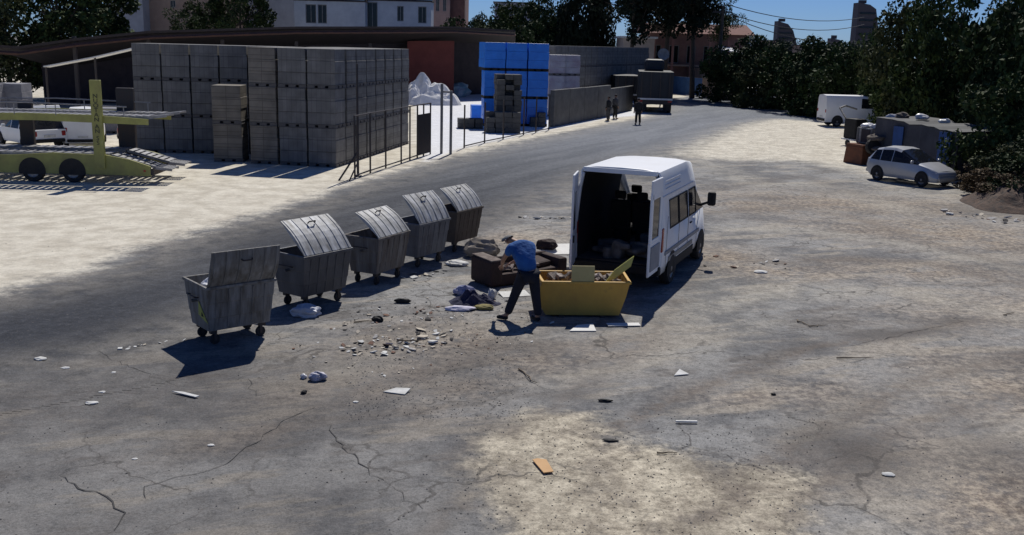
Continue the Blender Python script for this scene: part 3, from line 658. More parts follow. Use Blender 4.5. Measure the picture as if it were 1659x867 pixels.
# window rubber surrounds
for s in (-1, 1):
    for x0, x1 in ((.62, 1.42), (1.48, 2.28), (2.42, 3.1)):
        fr = MB()
        for z, y in ((1.30, .993), (1.90, .938)): fr.box(((x0 + x1) / 2, s * y, z), (x1 - x0 + .04, .012, .03))
        for x in (x0, x1):
            a = Vector((x, s * .993, 1.30)); b = Vector((x, s * .938, 1.90)); fr.tube(a, b, .014, .014, 4)
        fr.build('window_trim', M_black, van)
for x_, z_, w_, h_ in ((.35, .95, .012, 1.3), (1.45, 1.0, .012, .8)):
    for s in (-1, 1): MB().box((x_, s * .999, z_), (w_, .005, h_)).build('body_seam', M_black, van)
MB().box((1.75, -1.0, .62), (2.3, .006, .1)).build('mud_strip', mat('dried_mud', (.42, .38, .32), (.3, .27, .22), .95, 6), van)
# roof side ribs
rb = MB()
for s in (-1, 1):
    for z in (2.17, 2.25, 2.33):
        y = .915 + (.875 - .915) * (z - 2.10) / .32; rb.box((1.0, s * (y + .006), z), (1.35, .02, .028))
    rb.box((1.55, s * .925, 2.03), (3.0, .02, .035))
rb.build('roof_rib', mat('shade_white', (.66, .67, .69), (.6, .6, .61), .4, 2), van, bevel=.006)
# rear frame
rf = MB()
for s in (-1, 1):
    for (y0, z0_, y1, z1_) in ((.93, .5, .955, 1.3), (.955, 1.3, .88, 2.12), (.88, 2.12, .82, 2.45)):
        rf.tube((-.005, s * y0, z0_), (-.005, s * y1, z1_), .045, .045, 6)
rf.box((.0, 0, 2.52), (.07, 1.62, .10)); rf.box((0, 0, .5), (.06, 1.86, .1)); rf.build('rear_frame', M_white, van, bevel=.008)
# lining, carried across the side windows too so the interior stays dark
ln = MB(); I = lambda x, s: [Vector((x, s * .9, .58)), Vector((x, s * .93, 1.29)), Vector((x, s * .88, 1.91)), Vector((x, s * .80, 2.40)), Vector((x, s * .7, 2.49))]
for s in (-1, 1):
    a, b = I(.06, s), I(.6, s); 
    for k in range(4): ln.quad(a[k], b[k], b[k + 1], a[k + 1])
    a, b = I(.6, s), I(3.05, s)
    for k in (0, 1, 2, 3): ln.quad(a[k], b[k], b[k + 1], a[k + 1])
ln.quad(I(.06, 1)[4], I(3.05, 1)[4], I(3.05, -1)[4], I(.06, -1)[4])
ln.build('interior_lining', M_lining, van)
MB().box((1.95, 0, .56), (3.9, 1.84, .04)).build('cargo_floor', mat('cargo_floor', (.10, .09, .085), (.05, .05, .05), .8, 3), van)
def seat(x, y):
    m = MB().box((x, y, .95), (.5, .48, .14)).box((x - .24, y, 1.3), (.13, .48, .66), ry=R(-10)); m.box((x - .02, y, .74), (.36, .34, .3))
    s = m.build('seat', M_lining, van, bevel=.05); MB().box((x - .32, y, 1.74), (.09, .27, .2), ry=R(-8)).build('headrest', M_lining, s, bevel=.045)
for x, y in ((3.35, .46), (3.35, -.46), (2.2, -.52), (2.2, .0), (2.2, .52)): seat(x, y)
m = MB()
for s in (-1, 1): m.quad((3.05, s * .9, .5), (3.9, s * .9, .5), (3.9, s * .88, 1.27), (3.05, s * .93, 1.27))
m.build('front_lining', M_lining, van)  # dark sheets added over the white door insides to darken the cab
m = MB().lathe((3.72, .42, 1.22), (-.8, 0, .6), [(.19, 0), (.21, .01), (.19, .02)], 20); m.build('steering_wheel', M_black, van)
MB().box((3.92, 0, 1.15), (.3, 1.7, .3)).build('dashboard', M_black, van, bevel=.05)
lg = MB(); r5 = random.Random(9)
for i in range(14): lg.box((r5.uniform(.3, 1.8), r5.uniform(-.7, .7), .62 + r5.uniform(0, .25)), (r5.uniform(.2, .6), r5.uniform(.2, .5), r5.uniform(.1, .4)), rz=r5.uniform(0, 3), rx=r5.uniform(-.3, .3))
lo = lg.build('cargo_sacks', mat('cargo_sack', (.20, .19, .19), (.09, .085, .08), .9, 4), None, bevel=.06); lo.location = van.location; lo.rotation_euler = van.rotation_euler
tag(lo, 'dim heap of sacks lying on the floor inside the white minibus', 'sacks')
# bumper, lights, doors
MB().box((-.06, 0, .47), (.16, 1.98, .2)).build('rear_bumper', M_black, van, bevel=.04)
MB().box((4.82, 0, .48), (.22, 1.76, .3)).build('front_bumper', M_black, van, bevel=.06)
MB().box((4.79, 0, .75), (.06, .9, .16)).build('grille', M_black, van, bevel=.02)
for s in (-1, 1):
    MB().box((.03, s * .955, 1.13), (.13, .09, .52)).build('tail_light', M_red, van, bevel=.02)
    MB().box((4.72, s * .66, .82), (.16, .26, .2), rz=R(-12 * s)).build('headlight', M_lamp, van, bevel=.04)
    sk = MB().box((1.98 + .0, s * .955, .42), (2.2, .06, .2)); sk.build('sill_cladding', M_black, van, bevel=.01)
    MB().box((1.9, s * .997, .80), (3.3, .02, .08)).build('rub_strip', M_black if 0 else mat('grey_plastic', (.3, .3, .31), None, .6), van)
    mr = MB().tube((3.72, s * .93, 1.36), (3.68, s * 1.16, 1.46), .035, .03, 8).build('mirror_arm', M_black, van); MB().box((3.68, s * 1.24, 1.55), (.14, .2, .34)).build('mirror', M_black, mr, bevel=.05)
    MB().box((2.62, s * 1.0, 1.12), (.16, .03, .035)).build('door_handle', M_black, van, bevel=.008)
    MB().box((3.3, s * 1.002, .9), (.01, .006, .9)).build('door_seam', M_black, van)
    MB().box((2.36, s * .999, 1.0), (.012, .006, .9)).build('door_seam', M_black, van)
    for x in (.95, 3.9):
        arch(van, x, s * .993, .34, s); wheel(van, x, s * 1.004, .34, .21, s)
def rear_door(s, ang):
    e = empty('rear_door', (-.03, s * .93, 0), R(ang)); e.parent = van   # local +x runs outward along the door
    W = .86; m = MB()
    top = 2.44; d = .045
    m.box((W / 2, 0, .85), (W, d, .70)); m.box((W / 2, 0, 2.28), (W - .08, d, .40)); m.box((.07, 0, 1.70), (.14, d, 1.02)); m.box((W - .09, 0, 1.70), (.14, d, 1.02)); m.box((W / 2, 0, 1.22), (W - .02, d - .006, .07))
    m.build('door_panel', M_white, e, bevel=.015)
    MB().box((W / 2 - .01, 0, 1.66), (W - .30, .01, .84)).build('door_window', M_dglass, e)
    MB().box((W / 2, -s * .032, .86), (W - .16, .02, .52)).build('door_trim', mat('grey_trim', (.32, .32, .33), (.26, .26, .27), .7, 3), e, bevel=.01)
    h = MB().box((W - .1, s * .04, 1.12), (.04, .03, .16)); h.build('handle', M_black, e, bevel=.01)
rear_door(-1, 180); rear_door(1, 193)
MB().box((-.02, .0, .47 + .11), (.05, 1.2, .03)).build('rear_step', M_iron, van)

# ---- generic passenger cars
def car_proto(name, kind, paint, label, group=None, hatch_open=False):
    t = empty(name, (0, 0, 0), 0, label, 'van' if kind == 'van' else 'car', group)
    if kind == 'mpv':
        Wd, r, xr, xf = .88, .32, .78, 3.42
        def s(x, z, y=1.0, belt=.93, up=0): return [(x, .80 * y, .24), (x, .875 * y, .45), (x, .88 * y, .70), (x + up * .2, .86 * y, belt), (x + up, .70 * y, z - .13), (x + up, .60 * y, z - .03), (x + up, 0, z + .02)]
        st = [[(.06, .66, .30), (0, .74, .45), (.0, .76, .70), (.06, .76, .97), (.09, .70, 1.0), (.1, .6, 1.01), (.1, 0, 1.02)],
              [(.3, .80, .24), (.25, .86, .45), (.22, .87, .72), (.28, .84, .95), (.46, .66, 1.36), (.48, .54, 1.43), (.48, 0, 1.46)],
              s(.84, 1.52), s(.88, 1.53), s(1.55, 1.56), s(1.59, 1.555), s(1.98, 1.49),
              [(3.05, .80, .24), (3.05, .875, .45), (3.05, .87, .68), (3.12, .80, .93), (3.10, .72, .97), (3.08, .62, .99), (3.06, 0, 1.01)],
              [(3.85, .80, .24), (3.9, .85, .45), (3.85, .80, .66), (3.8, .7, .78), (3.78, .66, .8), (3.76, .55, .82), (3.76, 0, .84)],
              [(4.1, .66, .24), (4.2, .70, .42), (4.18, .64, .58), (4.1, .6, .68), (4.08, .56, .69), (4.06, .5, .7), (4.06, 0, .72)]]
        gl = {(1, 3): 'a', (3, 3): 'b', (5, 3): 'c', (6, 3): 'c', (0, 5): 'r', (6, 5): 'w', (6, 4): 'w'}
        lights = (.12, .78, .86, 3.98, .62, .60)
    elif kind == 'estate':
        Wd, r, xr, xf = .80, .30, .75, 3.2
        def s(x, z=1.38): return [(x, .74, .26), (x, .80, .42), (x, .80, .66), (x, .78, .88), (x, .66, z - .08), (x, .58, z - .02), (x, 0, z + .01)]
        st = [[(.0, .7, .35), (-.03, .76, .45), (.0, .76, .66), (.02, .75, .88), (.04, .7, .9), (.05, .6, .9), (.05, 0, .91)],
              [(.12, .74, .26), (.1, .8, .42), (.1, .8, .66), (.12, .78, .88), (.32, .66, 1.3), (.32, .58, 1.36), (.32, 0, 1.39)],
              s(.55), s(1.2), s(1.27), s(2.0), s(2.05),
              [(2.75, .74, .26), (2.75, .8, .42), (2.75, .8, .66), (2.75, .76, .88), (2.73, .7, .9), (2.72, .6, .91), (2.7, 0, .92)],
              [(3.85, .72, .26), (3.9, .76, .42), (3.88, .74, .66), (3.86, .72, .78), (3.84, .68, .8), (3.82, .6, .81), (3.82, 0, .82)]]
        gl = {(1, 3): 'a', (2, 3): 'a', (4, 3): 'b', (6, 3): 'c', (6, 5): 'w', (0, 5): 'r', (0, 4): 'r'}
        lights = (.0, .66, .72, 3.86, .6, .62)
    else:
        Wd, r, xr, xf = .95, .34, .85, 3.75
        def s(x, z=2.0): return [(x, .88, .3), (x, .945, .5), (x, .95, .9), (x, .94, 1.2), (x, .86, z - .18), (x, .72, z - .03), (x, 0, z + .02)]
        st = [s(0), s(.5), s(1.9), s(2.5), s(2.95),
              [(3.75, .88, .3), (3.75, .94, .5), (3.75, .93, .9), (3.72, .9, 1.2), (3.6, .84, 1.24), (3.58, .7, 1.27), (3.56, 0, 1.29)],
              [(4.4, .84, .3), (4.45, .88, .5), (4.4, .82, .85), (4.34, .76, .95), (4.3, .7, .98), (4.28, .6, 1.0), (4.28, 0, 1.02)],
              [(4.6, .7, .3), (4.7, .72, .45), (4.66, .66, .7), (4.6, .62, .8), (4.58, .58, .82), (4.56, .5, .83), (4.56, 0, .84)]]
        gl = {(3, 3): 'c', (4, 3): 'c', (4, 4): 'w', (4, 5): 'w'}
        lights = (.0, .86, 1.0, 4.5, .66, .72)
    B, Gs = shell(st, gl, capglass0=())
    B.build('body', paint, t, smooth=True)
    for k, g in Gs.items(): g.build({'r': 'rear_window', 'w': 'windshield'}.get(k, 'side_window'), M_dglass, t)
    for s_ in (-1, 1):
        MB().box((lights[0] + .06, s_ * (lights[1] - .03), lights[2]), (.16, .18, .22)).build('tail_light', M_red if kind != 'mpv' else M_lamp, t, bevel=.03)
        MB().box((lights[3] - .06, s_ * lights[4], lights[5]), (.26, .2, .13), rz=R(-22 * s_)).build('headlight', M_lamp, t, bevel=.03)
        fx = {'mpv': 2.85, 'estate': 2.55, 'van': 3.35}[kind]; fz = {'mpv': 1.03, 'estate': .95, 'van': 1.3}[kind]
        MB().box((fx, s_ * (Wd + .07), fz), (.11, .18, .13)).build('mirror', paint, t, bevel=.04)
        for x in (xr, xf): arch(t, x, s_ * (Wd + .004), r, s_); wheel(t, x, s_ * (Wd + .016), r, .19, s_)
    MB().box((st[0][1][0] - .02, 0, .42), (.12, Wd * 1.62, .16)).build('rear_bumper', paint if kind == 'mpv' else M_black, t, bevel=.04)
    MB().box((st[-1][1][0], 0, .40), (.1, Wd * 1.5, .16)).build('front_bumper', paint if kind == 'mpv' else M_black, t, bevel=.04)
    MB().box((st[0][2][0] - .02, 0, .62), (.02, .5, .11)).build('licence_plate', M_paper, t)
    if hatch_open:
        m = MB().box((-.02, 0, 1.66), (.04, 1.2, .66), ry=R(35)); h = m.build('tailgate', paint, t, bevel=.03)
        MB().box((-.05, 0, 1.66), (.02, .9, .36), ry=R(35)).build('tailgate_window', M_dglass, h)
    return t
mp = car_proto('parked_car', 'mpv', M_silver, 'silver grey family car parked before the tarp covered shack')
pr, pf = G(1437, 294), G(1521, 305); dv = (pf - pr).normalized()
az = math.atan2(dv.y, dv.x) + R(-7); hd = Vector((math.cos(az), math.sin(az), 0)); rt = Vector((hd.y, -hd.x, 0))
pr = pr + Vector((-.35, 0, 0)); mp.location = pr - hd * .78 - rt * .88; mp.rotation_euler = (0, 0, az); mp.scale = (.78, .92, .91)
fv = car_proto('parked_van', 'van', M_white, 'white panel van parked at the far bend by the trees')
pr = G(1356, 206); az = R(2); hd = Vector((math.cos(az), math.sin(az), 0)); rt = Vector((hd.y, -hd.x, 0))
fv.location = pr - hd * .85 - rt * .95; fv.rotation_euler = (0, 0, az); fv.scale = (.98, .98, 1.08)
e1 = car_proto('parked_car', 'estate', M_white, 'white hatchback with raised tailgate seen under the trailer upper deck', hatch_open=True)
e1.location = G(92, 250) + Vector((-.9, 1.4, 0)); e1.rotation_euler = (0, 0, R(140))
e2 = car_proto('parked_van', 'van', M_white, 'white small van partly hidden between the open hatchback and the yellow mast'); e2.location = G(128, 243) + Vector((0, .5, 0)); e2.rotation_euler = (0, 0, R(110)); e2.scale = (.85, .85, .85)
e3 = car_proto('parked_car', 'estate', mat('dull_grey_paint', (.3, .3, .32), (.2, .2, .2), .5, 2), 'dull grey old car behind the right part of the trailer'); e3.location = G(192, 243) + Vector((0, 1.2, 0)); e3.rotation_euler = (0, 0, R(60))
e4 = car_proto('parked_car', 'estate', M_white, 'tiny distant white car at the wall end beyond the road'); e4.location = G(1190, 163); e4.rotation_euler = (0, 0, R(-10))

# ================================================================= CAR TRAILER
M_yel = mat('worn_yellow_paint', (.36, .36, .10), (.25, .24, .08), .55, 1.6, c3=(.40, .40, .22))
M_deck = mat('deck_steel', (.33, .33, .35), (.2, .2, .2), .5, 2.5, metal=.3)
tr = empty('car_trailer', G(165, 297), R(1.5), 'empty two deck car transport trailer in worn yellow paint on the sand lot', 'car trailer')
# local: x right, y away (width 2.5)
for s, nm in ((0, 'n'), (1, 'f')):
    y = s * 2.45
    m = MB(); m.prism([(-6.5, y, .55), (-3.9, y, .30), (.2, y, .30), (1.7, y, .28), (1.7, y, .62), (1.0, y, .84), (.2, y, .98), (-1.6, y, 1.02), (-3.0, y, .92), (-6.5, y, .86)], (0, .08, 0)); m.build('side_frame', M_yel, tr)
    m = MB(); m.prism([(-6.5, y, 2.05), (-2.2, y, 2.12), (-.2, y, 2.08), (1.7, y, 2.04), (1.7, y, 2.24), (-.2, y, 2.34), (-2.4, y, 2.36), (-6.5, y, 2.26)], (0, .08, 0)); m.build('upper_side_rail', M_yel, tr)
    m = MB().box((0, y + .04 - .05 + .1 * s, 2.02), (.36, .14, 3.0)) if s == 0 else MB().box((.1, y, 1.9), (.62, .2, 2.5))
    m.build('mast', M_yel if s == 0 else M_iron, tr, bevel=.015)
    MB().box((-3.55, y + .04, 1.5), (.5 if s else .12, .14, 2.2)).build('front_post', M_iron, tr)
    m = MB(); m.path([(-6.5, y, 2.62), (-2.4, y, 2.72), (1.0, y, 2.64)], .025)
    for x in (-5.6, -4.2, -2.8, -1.4, .9): m.tube((x, y, 2.3), (x, y, 2.66), .018, .018, 5)
    m.build('upper_guard_rail', M_deck, tr)
for z0, z1, x0, x1, n, tag_ in ((2.3, 2.36, -6.4, 1.7, 34, 'upper_deck'), (.98, .98, -6.3, .3, 20, 'lower_deck')):
    m = MB()
    for yy in (.12, 1.6):
        for i in range(n):
            x = x0 + (x1 - x0) * (i + .5) / n; m.box((x, yy + .38, z0 + .02), ((x1 - x0) / n * .72, .7, .04))
        m.box(((x0 + x1) / 2, yy + .02, z0 - .03), (x1 - x0, .05, .1)); m.box(((x0 + x1) / 2, yy + .74, z0 - .03), (x1 - x0, .05, .1))
    m.build(tag_, M_deck, tr)
for i, yy in enumerate((.12, 1.6)):
    for (a, b, nm) in (((.35, .98), (1.85, .60), 'lower_deck_slope'), ((1.8, .58), (2.4, .52), 'loading_ramp'), ((1.7, 2.3), (2.3, 2.38), 'upper_ramp')):
        m = MB(); n = 7; dx, dz = b[0] - a[0], b[1] - a[1]; ll = math.hypot(dx, dz); ry = -math.atan2(dz, dx)
        for k in range(n): m.box((a[0] + dx * (k + .5) / n, yy + .38, a[1] + dz * (k + .5) / n), (ll / n * .66, .68, .035), ry=ry)
        for q in (0, .76): m.box(((a[0] + b[0]) / 2, yy + q, (a[1] + b[1]) / 2 - .02), (ll, .05, .09), ry=ry)
        m.build(nm, M_deck, tr)
MB().box((1.75, 1.25, .42), (.1, 2.5, .22)).build('rear_bumper', M_iron, tr)
m = MB()
for x in (-5.5, -4.0, -2.0, .5): m.box((x, 1.27, .62), (.12, 2.36, .14))
m.build('cross_member', M_iron, tr)
for x in (-2.35, -.98):
    for s in (0, 1):
        sd = -1 if s == 0 else 1
        w_ = wheel(tr, x, -.0 if s == 0 else 2.53, .37, .28, sd)
        arch(tr, x, -.006 if s == 0 else 2.536, .385, sd, M_rubber)
m = MB().box((1.5, -.012, .46), (.07, .02, .07)); m.build('side_marker', M_red, tr)
# lettering up the mast
M_letter = mat('letter_dark', (.03, .035, .03), (.05, .05, .04), .7, 8)
def text_mesh(name, s, size, loc, rot, material, parent=None, thick=.004):
    c = bpy.data.curves.new(name, 'FONT'); c.body = s; c.size = size; c.extrude = thick; c.align_x = 'CENTER'; c.align_y = 'CENTER'
    o = bpy.data.objects.new(name, c); COL.objects.link(o); dg = bpy.context.evaluated_depsgraph_get(); me = bpy.data.meshes.new_from_object(o.evaluated_get(dg)); bpy.data.objects.remove(o)
    me.materials.clear(); me.materials.append(material); q = bpy.data.objects.new(name, me); COL.objects.link(q); q.location = loc; q.rotation_euler = rot
    if parent is not None: q.parent = parent
    return q
z = 2.98
for ch in 'NUOTAN AN SS':
    if ch != ' ':
        q = text_mesh('letter', ch, .20, (0, -.088, z), (R(90), 0, 0), M_letter, tr); q.scale = (1.15, 1, 1)
    z -= .158 if ch != ' ' else .08

# ================================================================= MAN
def skin_mesh(name, verts, edges, material, parent, sub=2, root=0):
    me = bpy.data.meshes.new(name); me.from_pydata([v[0] for v in verts], edges, []); o = bpy.data.objects.new(name, me); COL.objects.link(o)
    sk = o.modifiers.new('k', 'SKIN'); sk.use_smooth_shade = True; sk.branch_smoothing = .5
    for i, v in enumerate(verts):
        r = v[1]; r = (r, r) if isinstance(r, (int, float)) else r
        me.skin_vertices[0].data[i].radius = r
    me.skin_vertices[0].data[root].use_root = True
    sb = o.modifiers.new('s', 'SUBSURF'); sb.levels = sub; sb.render_levels = sub
    dg = bpy.context.evaluated_depsgraph_get(); m2 = bpy.data.meshes.new_from_object(o.evaluated_get(dg)); bpy.data.objects.remove(o)
    m2.materials.clear(); m2.materials.append(material); m2.polygons.foreach_set('use_smooth', [True] * len(m2.polygons)); m2.name = name
    q = bpy.data.objects.new(name, m2); COL.objects.link(q); q.parent = parent; return q
def hand_chain(V, E, wrist_i, pw, dirv, side):
    """palm and five curled fingers"""
    dirv = Vector(dirv).normalized(); sidev = Vector(side).normalized(); dn = dirv.cross(sidev).normalized()
    palm = len(V); V.append((pw + dirv * .05, (.036, .018))); E.append((wrist_i, palm))
    for k, (off, ln) in enumerate(((-.030, .065), (-.010, .078), (.011, .073), (.031, .058))):
        b = pw + dirv * .085 + sidev * off; a = len(V)
        V.append((b, .0105)); V.append((b + dirv * ln * .5 + dn * ln * .12, .009)); V.append((b + dirv * ln * .85 + dn * ln * .45, .007))
        E += [(palm, a), (a, a + 1), (a + 1, a + 2)]
    a = len(V); V.append((pw + dirv * .03 - sidev * .042, .012)); V.append((pw + dirv * .065 - sidev * .062 + dn * .02, .009)); E += [(palm, a), (a, a + 1)]
def person_build(loc, rz, J, top_m, leg_m, hair_m, label, scale=1.0, group=None, cap=None, sleeves='short'):
    t = empty('person', loc, rz, label, 'person', group); t.scale = (scale,) * 3
    v = {k: Vector(p) for k, p in J.items()}
    order = [('pelvis', (.13, .10)), ('waist', (.125, .095)), ('chest', (.13, .10)), ('neckb', .07), ('neck', .055),
             ('shl', .062), ('ell', .045), ('wrl', .03), ('shr', .062), ('elr', .045), ('wrr', .03),
             ('hpl', .095), ('knl', .062), ('anl', .042), ('tol', .022), ('hpr', .095), ('knr', .062), ('anr', .042), ('tor', .022)]
    idx = {n: i for i, (n, r) in enumerate(order)}; V = [(v[n], r) for n, r in order]
    E = [(idx[a], idx[b]) for a, b in [('pelvis', 'waist'), ('waist', 'chest'), ('chest', 'neckb'), ('neckb', 'neck'), ('chest', 'shl'), ('shl', 'ell'), ('ell', 'wrl'), ('chest', 'shr'), ('shr', 'elr'), ('elr', 'wrr'),
         ('pelvis', 'hpl'), ('hpl', 'knl'), ('knl', 'anl'), ('anl', 'tol'), ('pelvis', 'hpr'), ('hpr', 'knr'), ('knr', 'anr'), ('anr', 'tor')]]
    for w_, e_ in (('wrl', 'ell'), ('wrr', 'elr')):
        d = (v[w_] - v[e_]).normalized(); sd = d.cross(Vector((0, 0, 1))) if abs(d.z) < .9 else Vector((1, 0, 0)); hand_chain(V, E, idx[w_], v[w_], d, sd)
    hd = v['head']; up = (hd - v['neck']).normalized(); fw = Vector(J['face']).normalized()
    hi = len(V); V.append((hd - up * .04, (.078, .078))); V.append((hd + up * .05, (.08, .085))); E += [(idx['neck'], hi), (hi, hi + 1)]
    V.append((hd - up * .01 + fw * .095, .012)); E.append((hi, hi + 2))     # nose
    V.append((hd - up * .075 + fw * .055, .032)); E.append((hi, hi + 3))    # chin
    body = skin_mesh('body', V, E, M_skin, t)
    sd = up.cross(fw).normalized()
    for s in (-1, 1):
        e = MB().box(hd + sd * s * .092 - up * .005, (.03, .045, .06)); e.build('ear', M_skin, t, bevel=.012)
        e = MB().lathe(hd + up * .018 + fw * .088 + sd * s * .032, fw, [(.004, -.006), (.011, 0), (.006, .008)], 8); e.build('eye', M_black, t)
    m = MB().box(hd - up * .045 + fw * .09, (.045, .012, .01)); m.build('mouth', mat('lips', (.3, .1, .09), None, .6), t)
    import bmesh
    bm = bmesh.new(); bmesh.ops.create_icosphere(bm, subdivisions=3, radius=1)
    Mx = Matrix.Translation(hd + up * .03 - fw * .012) @ Matrix((sd, fw, up)).transposed().to_4x4() @ Matrix.Diagonal((.094, .102, .102, 1))
    kill = [x for x in bm.verts if x.co.y > .45 and x.co.z < .45 or x.co.z < -.35 or x.co.y > .1 and x.co.z < 0]; bmesh.ops.delete(bm, geom=kill, context='VERTS'); bm.transform(Mx)
    me = bpy.data.meshes.new('hair'); bm.to_mesh(me); bm.free(); me.materials.append(hair_m); ho = bpy.data.objects.new('hair', me); COL.objects.link(ho); ho.parent = t
    mm = ho.modifiers.new('s', 'SOLIDIFY'); mm.thickness = .004
    # shirt
    mid = lambda a, b, k: v[a].lerp(v[b], k)
    se = .62 if sleeves == 'short' else 1.9
    sv = [(v['pelvis'] + Vector((0, 0, -.04)), (.205, .16)), (v['waist'], (.215, .17)), (v['chest'], (.25, .19)), (v['neckb'], .115), (v['shl'], .12), (mid('shl', 'ell', min(se, 1)), .085), (v['shr'], .12), (mid('shr', 'elr', min(se, 1)), .085)]
    se_ = [(0, 1), (1, 2), (2, 3), (2, 4), (4, 5), (2, 6), (6, 7)]
    if sleeves != 'short': sv += [(mid('ell', 'wrl', .9), .045), (mid('elr', 'wrr', .9), .045)]; se_ += [(5, 8), (7, 9)]
    skin_mesh('shirt', sv, se_, top_m, t)
    tv = [(v['pelvis'] - Vector((0, 0, .02)), (.17, .125)), (v['hpl'], .125), (v['knl'], .092), (v['anl'] + (v['knl'] - v['anl']) * .03, .078), (v['hpr'], .125), (v['knr'], .092), (v['anr'] + (v['knr'] - v['anr']) * .03, .078)]
    skin_mesh('trousers', tv, [(0, 1), (1, 2), (2, 3), (0, 4), (4, 5), (5, 6)], leg_m, t)
    for a, b in (('anl', 'tol'), ('anr', 'tor')):
        d = v[b] - v[a]; d.z = 0; dn = d.normalized()
        A = v[a].copy(); A.z = .05; skin_mesh('shoe', [(A - dn * .03, (.05, .045)), (A + dn * .08, (.05, .042)), (A + dn * .19, (.048, .034))], [(0, 1), (1, 2)], M_black, t)
    return t
J = dict(pelvis=(.10, .02, .90), waist=(.07, .08, 1.06), chest=(-.03, .18, 1.26), neckb=(-.12, .27, 1.38), neck=(-.19, .33, 1.40), head=(-.27, .39, 1.40), face=(-.5, .45, -.75),
         shl=(-.23, .11, 1.31), ell=(-.36, .26, 1.06), wrl=(-.38, .48, .90), shr=(.14, .32, 1.31), elr=(.08, .52, 1.10), wrr=(-.20, .62, .93),
         hpl=(.0, .0, .84), knl=(-.13, .08, .47), anl=(-.27, .02, .09), tol=(-.43, .06, .04), hpr=(.19, .04, .84), knr=(.24, .02, .47), anr=(.30, -.02, .09), tor=(.20, .10, .04))
man = person_build(G(845, 520), 0, J, M_cloth_b, M_cloth_n, mat('grey_hair', (.22, .22, .22), (.12, .12, .12), .8, 9), 'man in blue polo shirt and dark trousers bending over rubbish beside the yellow tub', 1.05)
J2 = dict(pelvis=(0, 0, .92), waist=(0, 0, 1.08), chest=(0, 0, 1.32), neckb=(0, 0, 1.46), neck=(0, .01, 1.52), head=(0, .02, 1.62), face=(-.3, .95, 0),
          shl=(-.19, 0, 1.40), ell=(-.25, -.02, 1.12), wrl=(-.26, .06, .88), shr=(.19, 0, 1.40), elr=(.25, -.02, 1.12), wrr=(.26, .06, .88),
          hpl=(-.09, 0, .88), knl=(-.11, .04, .48), anl=(-.14, -.04, .09), tol=(-.15, .14, .04), hpr=(.09, 0, .88), knr=(.12, .02, .48), anr=(.15, .0, .09), tor=(.16, .18, .04))
M_dk = mat('dark_clothes', (.02, .02, .022), (.03, .03, .03), .95, 5)
person_build(G(1033, 202), R(10), J2, M_dk, M_dk, M_black, 'standing person in dark clothes on the road behind the dark truck', 1.0, sleeves='long')
person_build(G(996, 193), R(-60), J2, mat('grey_shirt', (.12, .12, .13), (.08, .08, .08), .9, 5), M_dk, M_black, 'right one of two people standing against the grey slab wall', 1.0, sleeves='long')
person_build(G(985, 196), R(60), J2, M_dk, mat('grey_trousers', (.09, .09, .1), (.05, .05, .05), .9, 5), M_black, 'left one of two people standing against the grey slab wall', .97, sleeves='long')

# ================================================================= YELLOW TUB
M_ytub = mat('mustard_paint', (.62, .37, .07), (.48, .28, .06), .6, 1.5, c3=(.40, .24, .07), bump=.1)
M_ywood = mat('pale_yellow_board', (.62, .52, .22), (.52, .42, .17), .6, 3)
yt = empty('yellow_tub', G(943, 515), R(3.5), 'mustard yellow steel tub full of rubbish behind the white minibus', 'skip tub')
Wf, Wb = .80, .80
outer = [[(-.70, .05, .04), (.72, .05, .04), (.72, .66, .04), (-.70, .66, .04)], [(-.93, -.0, .42), (.83, -.0, .42), (.83, .80, .42), (-.93, .80, .42)], [(-.78, -.05, .70), (.88, -.05, .70), (.90, .84, .70), (-.84, .84, .70)]]
m = MB(); vs_ = [p for r_ in outer for p in r_]; fs_ = [(3, 2, 1, 0)] + [(i * 4 + k, i * 4 + (k + 1) % 4, (i + 1) * 4 + (k + 1) % 4, (i + 1) * 4 + k) for i in range(2) for k in range(4)]
m.add(vs_, fs_); ctr = Vector((0, .38, 0)); ins = [[tuple(ctr + (Vector(p) - ctr) * .955 + Vector((0, 0, .02))) for p in r_] for r_ in outer]
for p in range(4): q = ins[2][p]; ins[2][p] = (q[0], q[1], .70)
vs_ = [p for r_ in ins for p in r_]; fs_ = [(0, 1, 2, 3)] + [(i * 4 + k, (i + 1) * 4 + k, (i + 1) * 4 + (k + 1) % 4, i * 4 + (k + 1) % 4) for i in range(2) for k in range(4)]; m.add(vs_, fs_)
m.build('tub_body', M_ytub, yt)
rm = MB(); T = [Vector(p) + Vector((0, 0, .005)) for p in outer[2]]
for k in range(4):
    a, b = T[k], T[(k + 1) % 4]; d = b - a; rm.box((a + b) / 2, (d.length - .04 if k % 2 else d.length + .05, .06, .05), rz=math.atan2(d.y, d.x))
rm.build('tub_rim', M_ytub, yt, bevel=.012)
for x in (-.4, .4): MB().box((x, .35, .02), (.1, .7, .04)).build('skid', M_iron, yt)
rb = MB(); r6 = random.Random(21)
for i in range(46): rb.box((r6.uniform(-.62, .68), r6.uniform(.2, .6), .60 + r6.uniform(-.05, .14)), (r6.uniform(.08, .26), r6.uniform(.06, .25), r6.uniform(.03, .14)), rz=r6.uniform(0, 3), rx=r6.uniform(-.6, .6), ry=r6.uniform(-.4, .4))
o = rb.build('rubbish', mat('grey_brown_rubbish', (.34, .28, .24), (.06, .05, .05), .9, 9, lo=.42, hi=.58, c3=(.6, .58, .55)), None, bevel=.012); o.location = yt.location; o.rotation_euler = yt.rotation_euler; o['kind'] = 'stuff'
tag(o, 'grey brown rubbish heaped inside the mustard yellow tub', 'rubbish')
def part_at(mb, name, material, base, label, cat, **k):
    o = mb.build(name, material, None, **k); o.location = base.location; o.rotation_euler = base.rotation_euler; return tag(o, label, cat)
